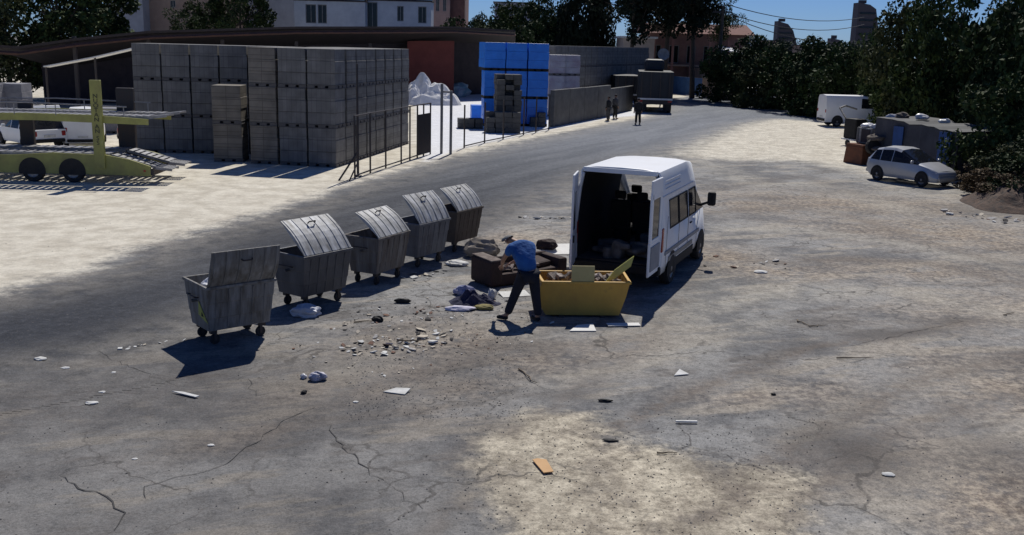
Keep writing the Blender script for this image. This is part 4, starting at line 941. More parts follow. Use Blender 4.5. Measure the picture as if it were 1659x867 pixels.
part_at(MB().box((-.02, -.03, .86), (.44, .025, .33), rx=R(-6)), 'yellow_board', M_ywood, yt, 'square pale yellow board standing on the front rim of the tub', 'board', bevel=.006)
m = MB(); pts = [(.45, .2, .66), (.62, .2, .72), (.93, .2, .98), (.98, .2, 1.18), (.90, .2, 1.12), (.62, .2, .90)]; m.prism(pts, (0, .03, 0)); part_at(m, 'yellow_fin', mat('lime_plastic', (.50, .50, .14), (.4, .4, .12), .5, 4), yt, 'curved yellow green plastic piece sticking out at the right end of the tub', 'plastic piece')

# ================================================================= SOFA, CLOTHES
M_sofa = mat('brown_upholstery', (.05, .026, .022), (.03, .018, .016), .85, 4, bump=.3)
M_sofa2 = mat('sunlit_upholstery', (.26, .22, .19), (.12, .09, .08), .95, 6, bump=.4)  # paler tone that stands for sun on the brown upholstery
sf = empty('broken_sofa', G(800, 467), R(36), 'dark brown upturned sofa full of rubbish beside the man', 'sofa')
sf.scale = (.92, .85, .85)
MB().box((1.05, .47, .17), (2.1, .92, .30)).build('seat_base', M_sofa, sf, bevel=.04)
MB().box((1.05, .88, .42), (2.1, .2, .30), rx=R(-8)).build('backrest', M_sofa, sf, bevel=.05)
MB().box((.08, .46, .36), (.34, .96, .66)).build('armrest', M_sofa, sf, bevel=.06)
MB().box((2.04, .46, .30), (.26, .94, .50)).build('armrest', M_sofa, sf, bevel=.06)
MB().box((.09, .46, .70), (.32, .9, .03), rx=R(2)).build('sunlit_top', M_sofa2, sf, bevel=.01)  # sunlight on the armrest top, put in as a paler sheet
MB().box((1.5, .42, .42), (.62, .5, .16), rz=R(12), rx=R(10)).build('cushion', M_sofa, sf, bevel=.06)
rb = MB()
for i in range(30): rb.box((r6.uniform(.35, 1.8), r6.uniform(.15, .75), .36 + r6.uniform(-.02, .1)), (r6.uniform(.06, .26), r6.uniform(.05, .2), r6.uniform(.02, .1)), rz=r6.uniform(0, 3), rx=r6.uniform(-.6, .6))
o = rb.build('rubbish', mat('sofa_rubbish', (.3, .24, .22), (.05, .04, .04), .9, 9, c3=(.7, .7, .7)), None, bevel=.01); o.location = sf.location; o.rotation_euler = sf.rotation_euler; o.scale = sf.scale; o['kind'] = 'stuff'; tag(o, 'mixed rubbish lying in the seat of the broken brown sofa', 'rubbish')
def flat_piece(name, px, py, w_, d_, rz, material, label, cat, z=.02, th=.012, tilt=0, group=None, shape=None):
    m = MB()
    if shape: m.prism([(x * w_ / 2, y * d_ / 2, 0) for x, y in shape], (0, 0, th))
    else: m.box((0, 0, th / 2), (w_, d_, th))
    o = m.build(name, material); o.location = G(px, py) + Vector((0, 0, z)); o.rotation_euler = (R(tilt), 0, R(rz)); return tag(o, label, cat, group)
M_card = mat('white_board', (.76, .76, .74), (.66, .65, .62), .7, 3)
flat_piece('white_board', 918, 432, 1.3, .6, 12, M_card, 'large white board on the ground between the sofa and the minibus', 'board', z=.42, tilt=12)
crumple('dark_bundle', G(885, 432) + Vector((0, 0, .40)), (.55, .34, .3), M_sofa, 8, 'dark brown bundle on the white board right of the man', 'bundle')
crumple('grey_cushion', G(783, 416) + Vector((0, 0, 0)), (.85, .6, .55), mat('grey_brown_foam', (.32, .28, .24), (.2, .17, .14), .95, 4), 12, 'grey brown foam cushion behind the left arm of the sofa', 'cushion')
flat_piece('paper_sheet', 833, 478, .6, .35, 20, M_paper, 'white paper sheet between the sofa and the feet of the man', 'paper', tilt=6)
crumple('white_rag', G(742, 430), (.55, .35, .14), M_paper, 14, 'white rag on the ground between the brown container and the sofa', 'rag')
ch = mound('clothes_heap', G(768, 491), .52, .36, .27, mat('navy_clothes', (.016, .018, .05), (.03, .032, .075), .9, 6, bump=.5, bscale=12), 15, 'dark blue heap of old clothes on the ground left of the man', 'clothes', ridg=1.2)
crumple('crumpled_cloth', G(752, 480) + Vector((0, .1, 0)), (.42, .3, .22), mat('lilac_cloth', (.42, .43, .58), (.2, .2, .33), .9, 6), 16, 'pale lilac cloth behind the dark blue clothes heap', 'cloth')
crumple('crumpled_cloth', G(745, 503), (.55, .22, .10), mat('whitish_cloth', (.70, .68, .78), (.5, .48, .6), .9, 6), 17, 'white cloth strip in front of the dark blue clothes heap', 'cloth')
crumple('crumpled_cloth', G(785, 501), (.38, .2, .12), mat('olive_cloth', (.32, .28, .10), (.2, .17, .08), .9, 6), 18, 'olive yellow rag at the right end of the clothes heap', 'rag')
crumple('crumpled_cloth', G(797, 484), (.18, .16, .22), M_paper, 19, 'small white rag at the right top of the clothes heap', 'rag')
# ---- single litter pieces
TRI = [(-1, -.9), (1, -.6), (.3, 1)]; TRAP = [(-1, -.9), (.9, -1), (1, 1), (-.2, .7)]
flat_piece('white_board', 942, 533, .52, .40, 8, M_card, 'bright white board piece just in front of the yellow tub', 'board', tilt=3, shape=TRAP)
flat_piece('white_board', 1010, 528, .62, .16, 8, M_card, 'thin white strip of board at the right foot of the yellow tub', 'board', tilt=3)
flat_piece('torn_paper', 1101, 606, .26, .24, 10, M_paper, 'white triangular paper scrap alone on the grey asphalt right of centre', 'paper', tilt=6, shape=TRI)
flat_piece('cardboard_piece', 881, 757, .17, .42, 18, mat('orange_cardboard', (.62, .38, .18), (.55, .33, .15), .8, 3), 'orange brown cardboard piece on the sandy patch in the foreground', 'cardboard', shape=[(-.9, -1), (.6, -1), (1, .7), (-.2, 1), (-1, .9)])
flat_piece('white_stick', 1112, 686, .30, .035, 2, M_paper, 'short white stick lying on asphalt above the sandy patch', 'stick', th=.02)
flat_piece('torn_paper', 643, 635, .36, .2, -14, M_paper, 'white folded paper below the rubble scatter', 'paper', tilt=8, shape=TRAP)
flat_piece('paper_strip', 300, 641, .48, .09, -22, M_paper, 'long white paper strip on dark asphalt below the nearest container', 'paper', tilt=4, shape=[(-1, .2), (-.3, 1), (1, .4), (.9, -.8), (-.4, -.3)])
for (px, py, sz, lb) in ((66, 583, .2, 'white torn paper far left on the dark road'), (106, 597, .13, 'small flat white scrap right of the far left torn paper'), (148, 654, .16, 'white paper scrap at lower left of the dark asphalt'), (166, 636, .10, 'tiny white scrap above the lower left paper scrap'),
        (184, 604, .08, 'tiny white pebble like scrap on the left asphalt'), (342, 722, .09, 'tiny round white scrap on the cracked lower left asphalt'), (576, 652, .09, 'tiny white scrap left of the folded white paper'), (218, 744, .07, 'tiny grey white chip by the branching crack'),
        (1438, 770, .16, 'small white scrap at the right of the sandy patch'), (1232, 442, .3, 'brown and white torn scrap right of the minibus'), (1395, 262, .2, 'pale scrap on sand before the shack')):
    crumple('paper_scrap', G(px, py), (sz, sz * .7, sz * .25), M_paper, int(px), lb, 'paper scrap', sub=2)
crumple('white_bag', G(515, 616), (.26, .18, .16), mat('bag_lilac', (.68, .66, .74), (.12, .12, .16), .6, 9), 31, 'small crumpled white and black bag by the long crack', 'plastic bag')
crumple('white_bag', G(492, 613), (.10, .09, .09), M_bag, 32, 'little white ball left of the crumpled black and white bag', 'plastic bag')
crumple('black_bottle', G(652, 491), (.34, .12, .11), M_black, 33, 'black flat object lying in the dirt right of the second container', 'bottle')
crumple('black_shoe', G(612, 521), (.22, .11, .12), M_black, 34, 'old black shoe beside a stick above the rubble scatter', 'shoe')
crumple('black_rag', G(990, 715), (.2, .08, .04), M_black, 35, 'black scrap at the upper edge of the sandy patch', 'rag', sub=2)
crumple('black_rag', G(493, 637), (.09, .12, .06), M_black, 36, 'small black scrap beside the long crack', 'rag', sub=2)
crumple('dark_lump', G(980, 651), (.22, .08, .05), M_black, 37, 'small dark lump on asphalt above the sandy patch', 'lump', sub=2)
crumple('dark_lump', G(1253, 640) , (.08, .06, .04), M_black, 38, 'tiny dark lump at right of centre on grey asphalt', 'lump', sub=2)
def stick(px0, px1, r, label, seed, z=.02, m_=None):
    a, b = G(*px0), G(*px1); r7 = random.Random(seed); pts = [a.lerp(b, k / 5) - a + Vector((r7.uniform(-.03, .03), r7.uniform(-.03, .03), z)) for k in range(6)]
    m = MB()
    for i in range(5): m.tube(pts[i], pts[i + 1], r * (1 - i * .12), r * (1 - (i + 1) * .12), 6)
    o = m.build('twig', m_ or M_wood); o.location = a; tag(o, label, 'twig')
stick((842, 600), (868, 622), .012, 'thin dark twig on asphalt below the man', 1)
stick((1290, 520), (1312, 530), .014, 'left half of a bent dark twig on the right asphalt', 2); stick((1312, 530), (1338, 528), .012, 'right half of a bent dark twig on the right asphalt', 3)
stick((575, 523), (606, 521), .014, 'dark twig beside the old black shoe', 4); stick((1355, 582), (1412, 581), .012, 'long pale twig lying level on the right asphalt', 5)
stick((1625, 512), (1645, 508), .012, 'short dark twig at the right edge of the picture', 6); stick((1065, 735), (1100, 735), .012, 'thin twig on the sandy patch edge', 7)
stick((645, 557), (692, 555), .014, 'dark stick lying through the rubble scatter', 8, z=.05)

# ---- counted small pieces: rubble scatter and scraps
frag = []
for k in range(6):
    r8 = random.Random(100 + k); n = r8.randint(4, 6); pts = []
    for i in range(n):
        a = 2 * math.pi * i / n + r8.uniform(-.3, .3); rad = r8.uniform(.6, 1.0); pts.append((math.cos(a) * rad * .5, math.sin(a) * rad * .36, 0))
    frag.append(pts)
fm = [M_paper, mat('grey_chip', (.42, .41, .40), (.3, .29, .28), .9, 5), mat('dark_chip', (.05, .045, .045), (.03, .03, .03), .9, 5), mat('brown_chip', (.22, .12, .08), (.14, .08, .06), .9, 5), mat('cream_chip', (.60, .54, .44), (.45, .4, .32), .9, 5)]
protos = {}
def scatter(cx, cy, rx, ry, ang, n, smin, smax, wts, name, label, cat, group, seed):
    r9 = random.Random(seed); g = G(cx, cy)
    for i in range(n):
        rad = r9.random() ** .7; a = r9.uniform(0, 6.283); u, v_ = math.cos(a) * rad * rx, math.sin(a) * rad * ry; q = R(ang)
        k = r9.randrange(6); mi = r9.choices(range(5), wts)[0]; key = (k, mi)
        if key not in protos:
            o = MB().prism(frag[k], (0, 0, .14)).build(name, fm[mi]); protos[key] = o.data
        else:
            o = bpy.data.objects.new(name, protos[key]); COL.objects.link(o)
        s = r9.uniform(smin, smax) * (1.6 if r9.random() < .1 else 1)
        o.scale = (s, s, s * r9.uniform(.15, .8)); o.location = g + Vector((u * math.cos(q) - v_ * math.sin(q), u * math.sin(q) + v_ * math.cos(q), .006 + s * .04))
        o.rotation_euler = (r9.uniform(-.35, .35), r9.uniform(-.35, .35), r9.uniform(0, 6.28)); cw_ = ['white', 'grey', 'black', 'brown', 'cream'][mi]; tag(o, cw_ + ' ' + label, cat, cw_ + ' ' + group)
scatter(650, 555, 1.15, .6, 35, 90, .04, .19, (4, 3, 2.5, 1.2, 2.5), 'rubble_piece', 'small broken piece in the rubble scatter right of the nearest containers', 'rubble', 'rubble scatter right of the near containers', 1)
scatter(690, 505, 2.2, .9, 40, 80, .04, .13, (3, 3, 3, 2, 2), 'litter_scrap', 'small litter scrap strewn between the containers and the clothes heap', 'litter', 'litter strewn between containers and clothes heap', 2)
scatter(890, 354, 1.0, .22, 5, 26, .07, .2, (5, 3, 1, 0, 2), 'litter_scrap', 'litter scrap on the road left behind the minibus', 'litter', 'litter on the road left of the minibus', 3)
scatter(240, 560, .7, .12, 35, 12, .05, .11, (5, 1, 0, 0, 1), 'litter_scrap', 'litter chip in the short line left of the nearest container', 'litter', 'line of chips on the left asphalt', 4)
scatter(1190, 425, 1.6, .8, 0, 24, .05, .2, (1, 2, 3, 4, 2), 'litter_scrap', 'litter scrap on the dirt right of the minibus', 'litter', 'litter right of the minibus', 5)
scatter(690, 445, .9, .3, 55, 24, .06, .18, (3, 4, 3, 1, 2), 'litter_scrap', 'litter scrap along the shade of the far containers', 'litter', 'litter along the shade of the far containers', 6)
scatter(1632, 358, 2.6, .7, -50, 40, .08, .32, (3, 4, 3, 1, 3), 'rubble_piece', 'stone or scrap at the foot of the bushes on the right edge', 'rubble', 'stones at the foot of the right bushes', 7)
scatter(690, 560, 2.8, 1.5, 35, 110, .025, .09, (3, 3, 3, 2, 2), 'litter_scrap', 'tiny litter fragment in the brown dirt below the clothes heap', 'litter', 'tiny fragments in the dirt below the clothes heap', 8)
# pebbles: uncountable grit on the foreground
pm = MB(); r10 = random.Random(77)
for i in range(2600):
    if i < 700: px, py = r10.uniform(740, 1330), r10.uniform(670, 880)
    elif i < 1900: px, py = r10.uniform(560, 860), r10.uniform(470, 680)
    else: px, py = r10.uniform(0, 1659), r10.uniform(330, 880)
    g = G(px, py); s = r10.uniform(.005, .017); h = s * .6; a = r10.uniform(0, 3); c_, s_ = math.cos(a) * s, math.sin(a) * s
    pm.add([g + Vector((c_, s_, 0)), g + Vector((-s_, c_, 0)), g + Vector((-c_, -s_, 0)), g + Vector((s_, -c_, 0)), g + Vector((0, 0, h + .004))], [(0, 1, 4), (1, 2, 4), (2, 3, 4), (3, 0, 4)])
o = pm.build('pebbles', mat('pebble_stone', (.3, .28, .25), (.06, .055, .05), .9, 1.2)); tag(o, 'scattered dark and pale pebbles over the worn asphalt', 'pebbles', kind='stuff')

# ================================================================= SHED AND YARD BACKGROUND
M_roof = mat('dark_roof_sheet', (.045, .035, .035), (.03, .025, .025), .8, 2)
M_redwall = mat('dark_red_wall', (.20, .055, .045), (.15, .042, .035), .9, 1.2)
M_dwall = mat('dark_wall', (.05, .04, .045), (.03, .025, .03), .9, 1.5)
sh = empty('long_shed', (0, 0, 0), 0, 'long low shed with dark sloping roof and red brown end wall behind the block stacks', 'shed')
rp = [(-40, 70, 62), (30, 75, 64), (120, 62, 66), (240, 50, 70), (480, 43, 78), (735, 43, 90), (835, 49, 96)]
fr_ = [D(x, y, Y) for x, y, Y in rp]
m = MB()
for a, b in zip(fr_[:-1], fr_[1:]):
    o1 = Vector((0, 9, -1.3)); t_ = Vector((0, 0, -.16))
    m.add([a, b, b + o1, a + o1, a + t_, b + t_, b + o1 + t_, a + o1 + t_], [(0, 1, 2, 3), (7, 6, 5, 4), (0, 4, 5, 1), (1, 5, 6, 2), (2, 6, 7, 3), (3, 7, 4, 0)])
m.build('roof', M_roof, sh)
m = MB()
for a, b in zip(fr_[:-1], fr_[1:]):
    m.tube(a + Vector((0, -.06, -.45)), b + Vector((0, -.06, -.45)), .12, .12, 4)
m.build('eaves_beam', mat('brown_beam', (.10, .05, .04), (.06, .035, .03), .8, 3), sh)
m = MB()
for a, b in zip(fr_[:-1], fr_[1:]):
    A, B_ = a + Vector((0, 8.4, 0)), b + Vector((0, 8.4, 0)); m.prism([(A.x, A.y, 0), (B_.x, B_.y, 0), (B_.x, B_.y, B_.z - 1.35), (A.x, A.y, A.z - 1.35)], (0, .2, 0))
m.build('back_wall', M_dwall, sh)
a = D(660, 50, 91.5); b = D(736, 50, 93.5)
MB().prism([(a.x, a.y, 0), (b.x, b.y, 0), (b.x, b.y, b.z - .9), (a.x, a.y, a.z - .9)], (0, .25, 0)).build('end_wall', M_redwall, sh)
for x, Y in ((120, 66.3), (240, 70.3), (360, 74.3), (480, 78.3), (600, 84.3), (790, 93.5)):
    p = D(x, 60, Y); MB().box((p.x, p.y, 2.4), (.22, .22, 4.8)).build('post', M_iron, sh)
# lean-to with bright sheet roof edge
M_sheet = mat('pale_sheet', (.74, .75, .76), (.6, .6, .6), .5, 2)
lt = empty('lean_to_roof', D(160, 95, 56), 0, 'thin bright sheet metal canopy slanting behind the trailer mast', 'canopy')
A, B_, C_ = D(70, 107, 55), D(150, 92, 56), D(228, 74, 58); m = MB(); o_ = lt.location
for p, q in ((A, B_), (B_, C_)):
    f = Vector((0, .8, -.04)); m.add([p - o_, q - o_, q + f - o_, p + f - o_] + [v_ - o_ - Vector((0, 0, .06)) for v_ in (p, q, q + f, p + f)], [(0, 1, 2, 3), (7, 6, 5, 4), (0, 4, 5, 1), (1, 5, 6, 2), (2, 6, 7, 3), (3, 7, 4, 0)])
m.build('sheet', M_sheet, lt)
for p in (A, B_, C_): MB().tube(p - o_ + Vector((0, .3, -.06)), Vector((p.x - o_.x, p.y - o_.y + .3, -o_.z)), .06, .06, 6).build('post', M_iron, lt)
# pallets of pale goods at far left
pL = pallet_proto(mat('pale_goods', (.26, .26, .28), (.17, .17, .19), .7, 2), 'grey white sheeted pallet of goods at the far left behind the trailer', 'goods pallet', 'sheeted pallets at the far left')
for (px, py, k, s, lb) in ((28, 222, 0, 1.1, 'lower pale goods pallet second from the left frame edge'), (28, 222, 1, 1.1, 'upper pale goods pallet second from the left frame edge'), (62, 220, 0, 1.0, 'pale goods pallet third from the left edge behind the trailer'), (-8, 224, 0, 1.2, 'lower pale goods pallet cut by the left frame edge'), (-8, 224, 1, 1.0, 'upper pale goods pallet cut by the left frame edge'), (92, 218, 0, .8, 'smallest pale goods pallet left of the yellow mast'), (183, 215, 0, 1.0, 'pale goods pallet standing right of the yellow mast')):
    place(pL, G(px, py) + Vector((0, 0, k * 1.3)), R(5), used, lb, s=(s, s, .83))
# white rubble heap, bundles, goods under shed
mound('rubble_heap', G(694, 168), 3.0, 2.4, 2.1, mat('white_rubble', (.84, .84, .84), (.72, .72, .72), .9, 3, bump=.3), 41, 'bright white rubble heap right of the tall block stack', 'rubble heap', ridg=.8, pw=.75)
crumple('wrapped_bundle', G(742, 157), (2.6, 1.6, 1.5), mat('turquoise_wrap', (.10, .25, .33), (.35, .42, .5), .35, 2), 42, 'blue and turquoise film wrapped bundle left of the big blue stack', 'bundle')
for i, (px, py, s, lb) in enumerate(((765, 148, 2.0, 'low dark bag heap right of the turquoise bundle'), (752, 140, 1.8, 'grey sack heap under the shed roof behind the turquoise bundle'), (790, 143, 1.6, 'dark heap under the shed just left behind blue stack'))):
    crumple('sack_heap', G(px, py), (s, s * .8, s * .6), mat('dim_sacks', (.16, .13, .18), (.08, .07, .09), .9, 3), 50 + i, lb, 'sack heap')
# ================================================================= BUILDINGS
def building(name, label, cat, p0, p1, depth, z0, z1, wall, wins=(), roofm=None, over=.3, rise=0.0, bars=False):
    p0, p1 = Vector((p0[0], p0[1], 0)), Vector((p1[0], p1[1], 0)); d = p1 - p0; W = d.length; t = empty(name, p0 + Vector((0, 0, z0)), math.atan2(d.y, d.x), label, cat); Hh = z1 - z0
    us_ = sorted({0, W} | {round(q, 3) for w_ in wins for q in (w_[0] * W, w_[2] * W)}); zs_ = sorted({0, Hh} | {round(q, 3) for w_ in wins for q in (w_[1] * Hh, w_[3] * Hh)})
    m = MB()
    for i in range(len(us_) - 1):
        for j in range(len(zs_) - 1):
            cu, cz = (us_[i] + us_[i + 1]) / 2 / W, (zs_[j] + zs_[j + 1]) / 2 / Hh
            if any(w_[0] < cu < w_[2] and w_[1] < cz < w_[3] for w_ in wins): continue
            m.quad((us_[i], 0, zs_[j]), (us_[i + 1], 0, zs_[j]), (us_[i + 1], 0, zs_[j + 1]), (us_[i], 0, zs_[j + 1]))
    m.quad((W, 0, 0), (W, depth, 0), (W, depth, Hh), (W, 0, Hh)); m.quad((0, depth, 0), (0, 0, 0), (0, 0, Hh), (0, depth, Hh)); m.quad((W, depth, 0), (0, depth, 0), (0, depth, Hh), (W, depth, Hh))
    for w_ in wins:
        a, b, c, e = w_[0] * W, w_[2] * W, w_[1] * Hh, w_[3] * Hh; r_ = .18
        m.quad((a, 0, c), (a, r_, c), (a, r_, e), (a, 0, e)); m.quad((b, r_, c), (b, 0, c), (b, 0, e), (b, r_, e)); m.quad((a, 0, c), (b, 0, c), (b, r_, c), (a, r_, c)); m.quad((a, r_, e), (b, r_, e), (b, 0, e), (a, 0, e))
    m.build('wall', wall, t)
    for w_ in wins:
        a, b, c, e = w_[0] * W, w_[2] * W, w_[1] * Hh, w_[3] * Hh
        f = MB(); f.box(((a + b) / 2, .1, c + .04), (b - a, .07, .08)); f.box(((a + b) / 2, .1, e - .04), (b - a, .07, .08)); f.box((a + .04, .1, (c + e) / 2), (.08, .07, e - c - .16)); f.box((b - .04, .1, (c + e) / 2), (.08, .07, e - c - .16)); f.box(((a + b) / 2, .1, (c + e) / 2), (.07, .06, e - c - .16))
        fo = f.build('window', M_psteel, t); MB().quad((a, .13, c), (b, .13, c), (b, .13, e), (a, .13, e)).build('pane', M_dglass, fo)
    rm_ = MB()
    if rise: rm_.prism([(-over, -over, Hh), (-over, depth + over, Hh), (-over, depth / 2, Hh + rise)], (W + 2 * over, 0, 0))
    else: rm_.box((W / 2, depth / 2, Hh + .1), (W + 2 * over, depth + 2 * over, .2))
    rm_.build('roof', roofm or M_concrete, t); return t
def bx(px0, px1, Y): return (XY(px0, Y), Y), (XY(px1, Y), Y)
def zz(px, py, Y): return D(px, py, Y).z
M_pref = mat('prefab_panel', (.62, .65, .68), (.5, .53, .57), .6, 1.0); M_plas = mat('plaster_grey', (.34, .36, .41), (.27, .29, .33), .9, .8); M_pink = mat('plaster_pink', (.45, .31, .27), (.35, .24, .22), .9, .8)
M_tan_ = mat('plaster_tan', (.36, .27, .21), (.28, .2, .16), .9, .8); M_brown = mat('brick_brown', (.22, .11, .09), (.16, .08, .07), .9, 2)
a, b = bx(478, 592, 100); pc1 = building('prefab_cabin', 'white prefabricated cabin with wide window above the shed roof', 'cabin', a, b, 3, 5.9, zz(530, 2, 100), M_pref, [(.16, .22, .31, .88), (.33, .22, .46, .88)], M_dwall, .1)
a, b = bx(593, 698, 101); pc2 = building('prefab_cabin', 'bluish prefabricated cabin with two small windows right of the wide windowed one', 'cabin', a, b, 3, 5.9, zz(640, 2, 101), M_pref, [(.02, .05, .18, .95), (.48, .35, .58, .85), (.80, .30, .93, .85)], M_dwall, .1)
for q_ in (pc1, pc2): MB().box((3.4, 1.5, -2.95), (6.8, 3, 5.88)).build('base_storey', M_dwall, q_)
a, b = bx(380, 482, 120); building('apartment_block', 'shaded grey apartment wall behind the left prefabricated cabin', 'building', a, b, 12, 0, 16, M_plas, [(.1, .7, .25, .82), (.6, .7, .75, .82)])
a, b = bx(178, 235, 112); building('apartment_block', 'blue grey apartment block at upper left beside the big tree', 'building', a, b, 12, 0, 16, M_plas, [(.6, .62, .8, .72)])
a, b = bx(236, 380, 114); building('apartment_block', 'brownish pink apartment block between the two left trees', 'building', a, b, 12, 0, 16, M_tan_, [(.04, .57, .16, .64), (.28, .62, .34, .68), (.30, .5, .36, .55)])
a, b = bx(700, 728, 125); building('apartment_block', 'narrow pale pink building right of the prefabricated cabins', 'building', a, b, 10, 0, 14, M_pink, [(.2, .62, .4, .74), (.6, .62, .8, .74)])
a, b = bx(729, 752, 126); building('apartment_block', 'narrow brown brick building edge at the sky gap', 'building', a, b, 10, 0, 13.5, M_brown)
a, b = bx(800, 862, 190); building('distant_house', 'distant pale house with flat roof above the trees left of centre', 'house', a, b, 10, 0, zz(830, 5, 190), mat('pale_house', (.45, .46, .55), (.35, .36, .44), .9, .8), [(.15, .85, .3, .94), (.5, .85, .7, .94)])
for p0_, p1_, yt_, Y_, nm_, m_ in ((1200, 1228, 58, 200, 'pale flat roofed hillside house just right of the reddish house', M_pref), (1300, 1326, 74, 210, 'low hillside house between the two skyline towers', M_tan_), (1238, 1256, 66, 220, 'small pinkish hillside house left of the slant topped tower', M_pink)):
    a, b = bx(p0_, p1_, Y_); building('distant_house', nm_, 'house', a, b, 8, 0, zz(p0_, yt_, Y_), m_, [(.15, .82, .35, .92), (.6, .82, .8, .92)])
# pink house with columns beyond the truck
Yh = 112; hb = empty('house_with_columns', (0, 0, 0), 0, '', '')
bpy.data.objects.remove(hb)
a, b = bx(1010, 1060, 108); building('small_house', 'beige house with white roof edge left behind the dark truck', 'house', a, b, 8, 0, zz(1030, 62, 108), mat('beige_wall', (.50, .42, .36), (.38, .32, .28), .9, .8), [(.55, .55, .85, .75), (.1, .55, .35, .75)], M_sheet)
a, b = bx(1052, 1212, 116); hs_ = building('long_house', 'reddish brown two storey house with columns beyond the bend', 'house', a, b, 9, 0, zz(1130, 55, 116), mat('reddish_wall', (.30, .17, .14), (.22, .12, .10), .9, .8),
    [(.02, .5, .12, .8), (.2, .5, .3, .8), (.38, .5, .47, .8), (.55, .5, .64, .8), (.72, .5, .82, .8), (.1, .1, .2, .36), (.5, .1, .6, .36), (.7, .1, .8, .36)], mat('roof_tile', (.22, .10, .08), (.15, .07, .06), .9, 3), .6, 1.2)
for k in range(6): MB().box((.4 + k * 2.1, -1.1, 3.0), (.25, .25, 6.0)).build('column', mat('column_paint', (.36, .18, .15), (.28, .14, .12), .8, 2), hs_)
MB().box((5.8, -.6, 3.1), (11.8, 1.15, .18)).build('balcony', M_tan_, hs_)
# corner roof with pale awning, blue wall, low walls
a = D(1168, 78, 104); b = D(1205, 84, 104); aw = empty('awning', a, 0, 'pale slanted awning at the right end of the reddish house', 'awning')
MB().box(((b - a).x / 2, .8, -.15), ((b - a).x, 1.8, .1), ry=R(8), rx=R(12)).build('sheet', M_sheet, aw); 
for x in (0.05, (b - a).x - .05): MB().tube((x, .2, -.2), (x, .2, -a.z), .06, .06, 6).build('post', M_iron, aw)
a, b = G(1088, 152), G(1136, 157); t = empty('blue_fence', a, math.atan2(b.y - a.y, b.x - a.x), 'blue sheet metal fence right of the dark truck', 'fence')
nb_ = 6; Lq = (b - a).length / nb_
for i in range(nb_): MB().box((Lq * (i + .5), 0, 1.0), (Lq - .05, .05, 1.9)).build('fence_panel', mat('blue_sheet', (.04, .12, .32), (.03, .09, .24), .5, 2), t)
for (p, q, h, lb) in (((1088, 148), (1138, 153), 2.9, 'low grey wall behind the blue metal fence'), ((1138, 158), (1208, 165), 2.0, 'brown grey garden wall between the blue fence and the tiny white car')):
    a, b = G(*p), G(*q); t = empty('garden_wall', a, math.atan2(b.y - a.y, b.x - a.x), lb, 'wall'); MB().box(((b - a).length / 2, 0, h / 2), ((b - a).length, .3, h)).build('wall_body', M_tan_, t); MB().box(((b - a).length / 2, 0, h + .05), ((b - a).length + .1, .42, .1)).build('coping', M_concrete, t)
    for k in range(4): MB().box(((b - a).length * (k + .5) / 4, -.18, h / 2), (.3, .1, h)).build('pilaster', M_tan_, t)
# white sacks on the wall
crumple('white_sack', G(1140, 152) + Vector((0, 0, 1.2)), (.9, .6, .8), M_bag, 61, 'bright white sack at the right end of the blue fence', 'sack', sub=2)
# utility poles, dish, cables
pb = G(1161, 163); up_ = empty('utility_pole', pb, 0, 'dark wooden utility pole at the roadside before the reddish house', 'utility pole')
MB().tube((0, 0, 0), (0, 0, 9.2), .2, .13, 10).build('pole_shaft', mat('pole_wood', (.09, .07, .055), (.06, .05, .04), .9, 3), up_); MB().box((0, 0, 8.6), (1.9, .12, .14)).build('crossarm', M_iron, up_); MB().tube((0, 0, 0), (-.25, 0, 1.4), .3, .22, 8).build('pole_base', M_iron, up_)
for x in (-.8, 0, .8): MB().lathe((x, 0, 8.67), (0, 0, 1), [(.05, 0), (.07, .08), (.03, .16)], 8).build('insulator', M_dglass, up_)
dp = D(1075, 88, 88); ds = empty('satellite_dish', Vector((dp.x, 88, 0)), 0, 'grey satellite dish on a pole above the dark truck', 'satellite dish')
MB().tube((0, .3, 0), (0, .3, dp.z), .06, .05, 8).build('dish_pole', M_psteel, ds)
MB().lathe((0, 0, dp.z), (0, -1, .35), [(.02, -.12), (.3, -.08), (.5, .02), (.52, .02), (.3, -.04), (.02, -.08)], 20).build('dish', M_psteel, ds)
for i, (A, B_, sg, lb) in enumerate(((D(1180, 8, 105), D(1400, 28, 150), 1.0, 'uppermost thin cable crossing the sky at the right'), (D(1180, 22, 105), D(1400, 40, 150), 1.2, 'middle thin cable crossing the sky at the right'), (D(1190, 30, 105), D(1420, 62, 150), 1.4, 'lowest thin cable crossing the sky at the right'))):
    pts = [A.lerp(B_, k / 12) - A - Vector((0, 0, sg * 4 * (k / 12) * (1 - k / 12))) for k in range(13)]; o = MB().path(pts, .045, 5).build('overhead_cable', M_black); o.location = A; tag(o, lb, 'cable')
# tower blocks far off
M_tower = mat('tower_concrete', (.11, .095, .10), (.085, .075, .08), .9, .1)
def tower(px0, px1, ytop, Y, slope, label):
    a, b = XY(px0, Y), XY(px1, Y); z1 = zz(px0, ytop, Y); t = empty('tower_block', (a, Y, 0), 0, label, 'tower block'); W = b - a
    MB().prism([(0, 0, 0), (W * 1.12, 0, 0), (W * 1.12, 0, z1 * .4), (W * .78, 0, z1 - slope), (W * .5, 0, z1 - slope * .3), (0, 0, z1)], (0, W * .7, 0)).build('tower_body', M_tower, t)
    for k in range(5): MB().box((W * .42, -.12, z1 * .45 + k * z1 * .1), (W * .66, .2, z1 * .022)).build('window_band', M_dglass, t)
    MB().box((W * .25, W * .3, z1 + .3), (W * .28, W * .25, .8)).build('roof_box', M_tower, t)
tower(1384, 1421, 4, 260, 1.5, 'tall dark tower block rising against the sky at right')
tower(1257, 1290, 34, 280, 2.5, 'shorter slant topped tower block left of the tall one')
tower(1345, 1372, 62, 240, 1.0, 'low dark block at the foot of the tall tower')
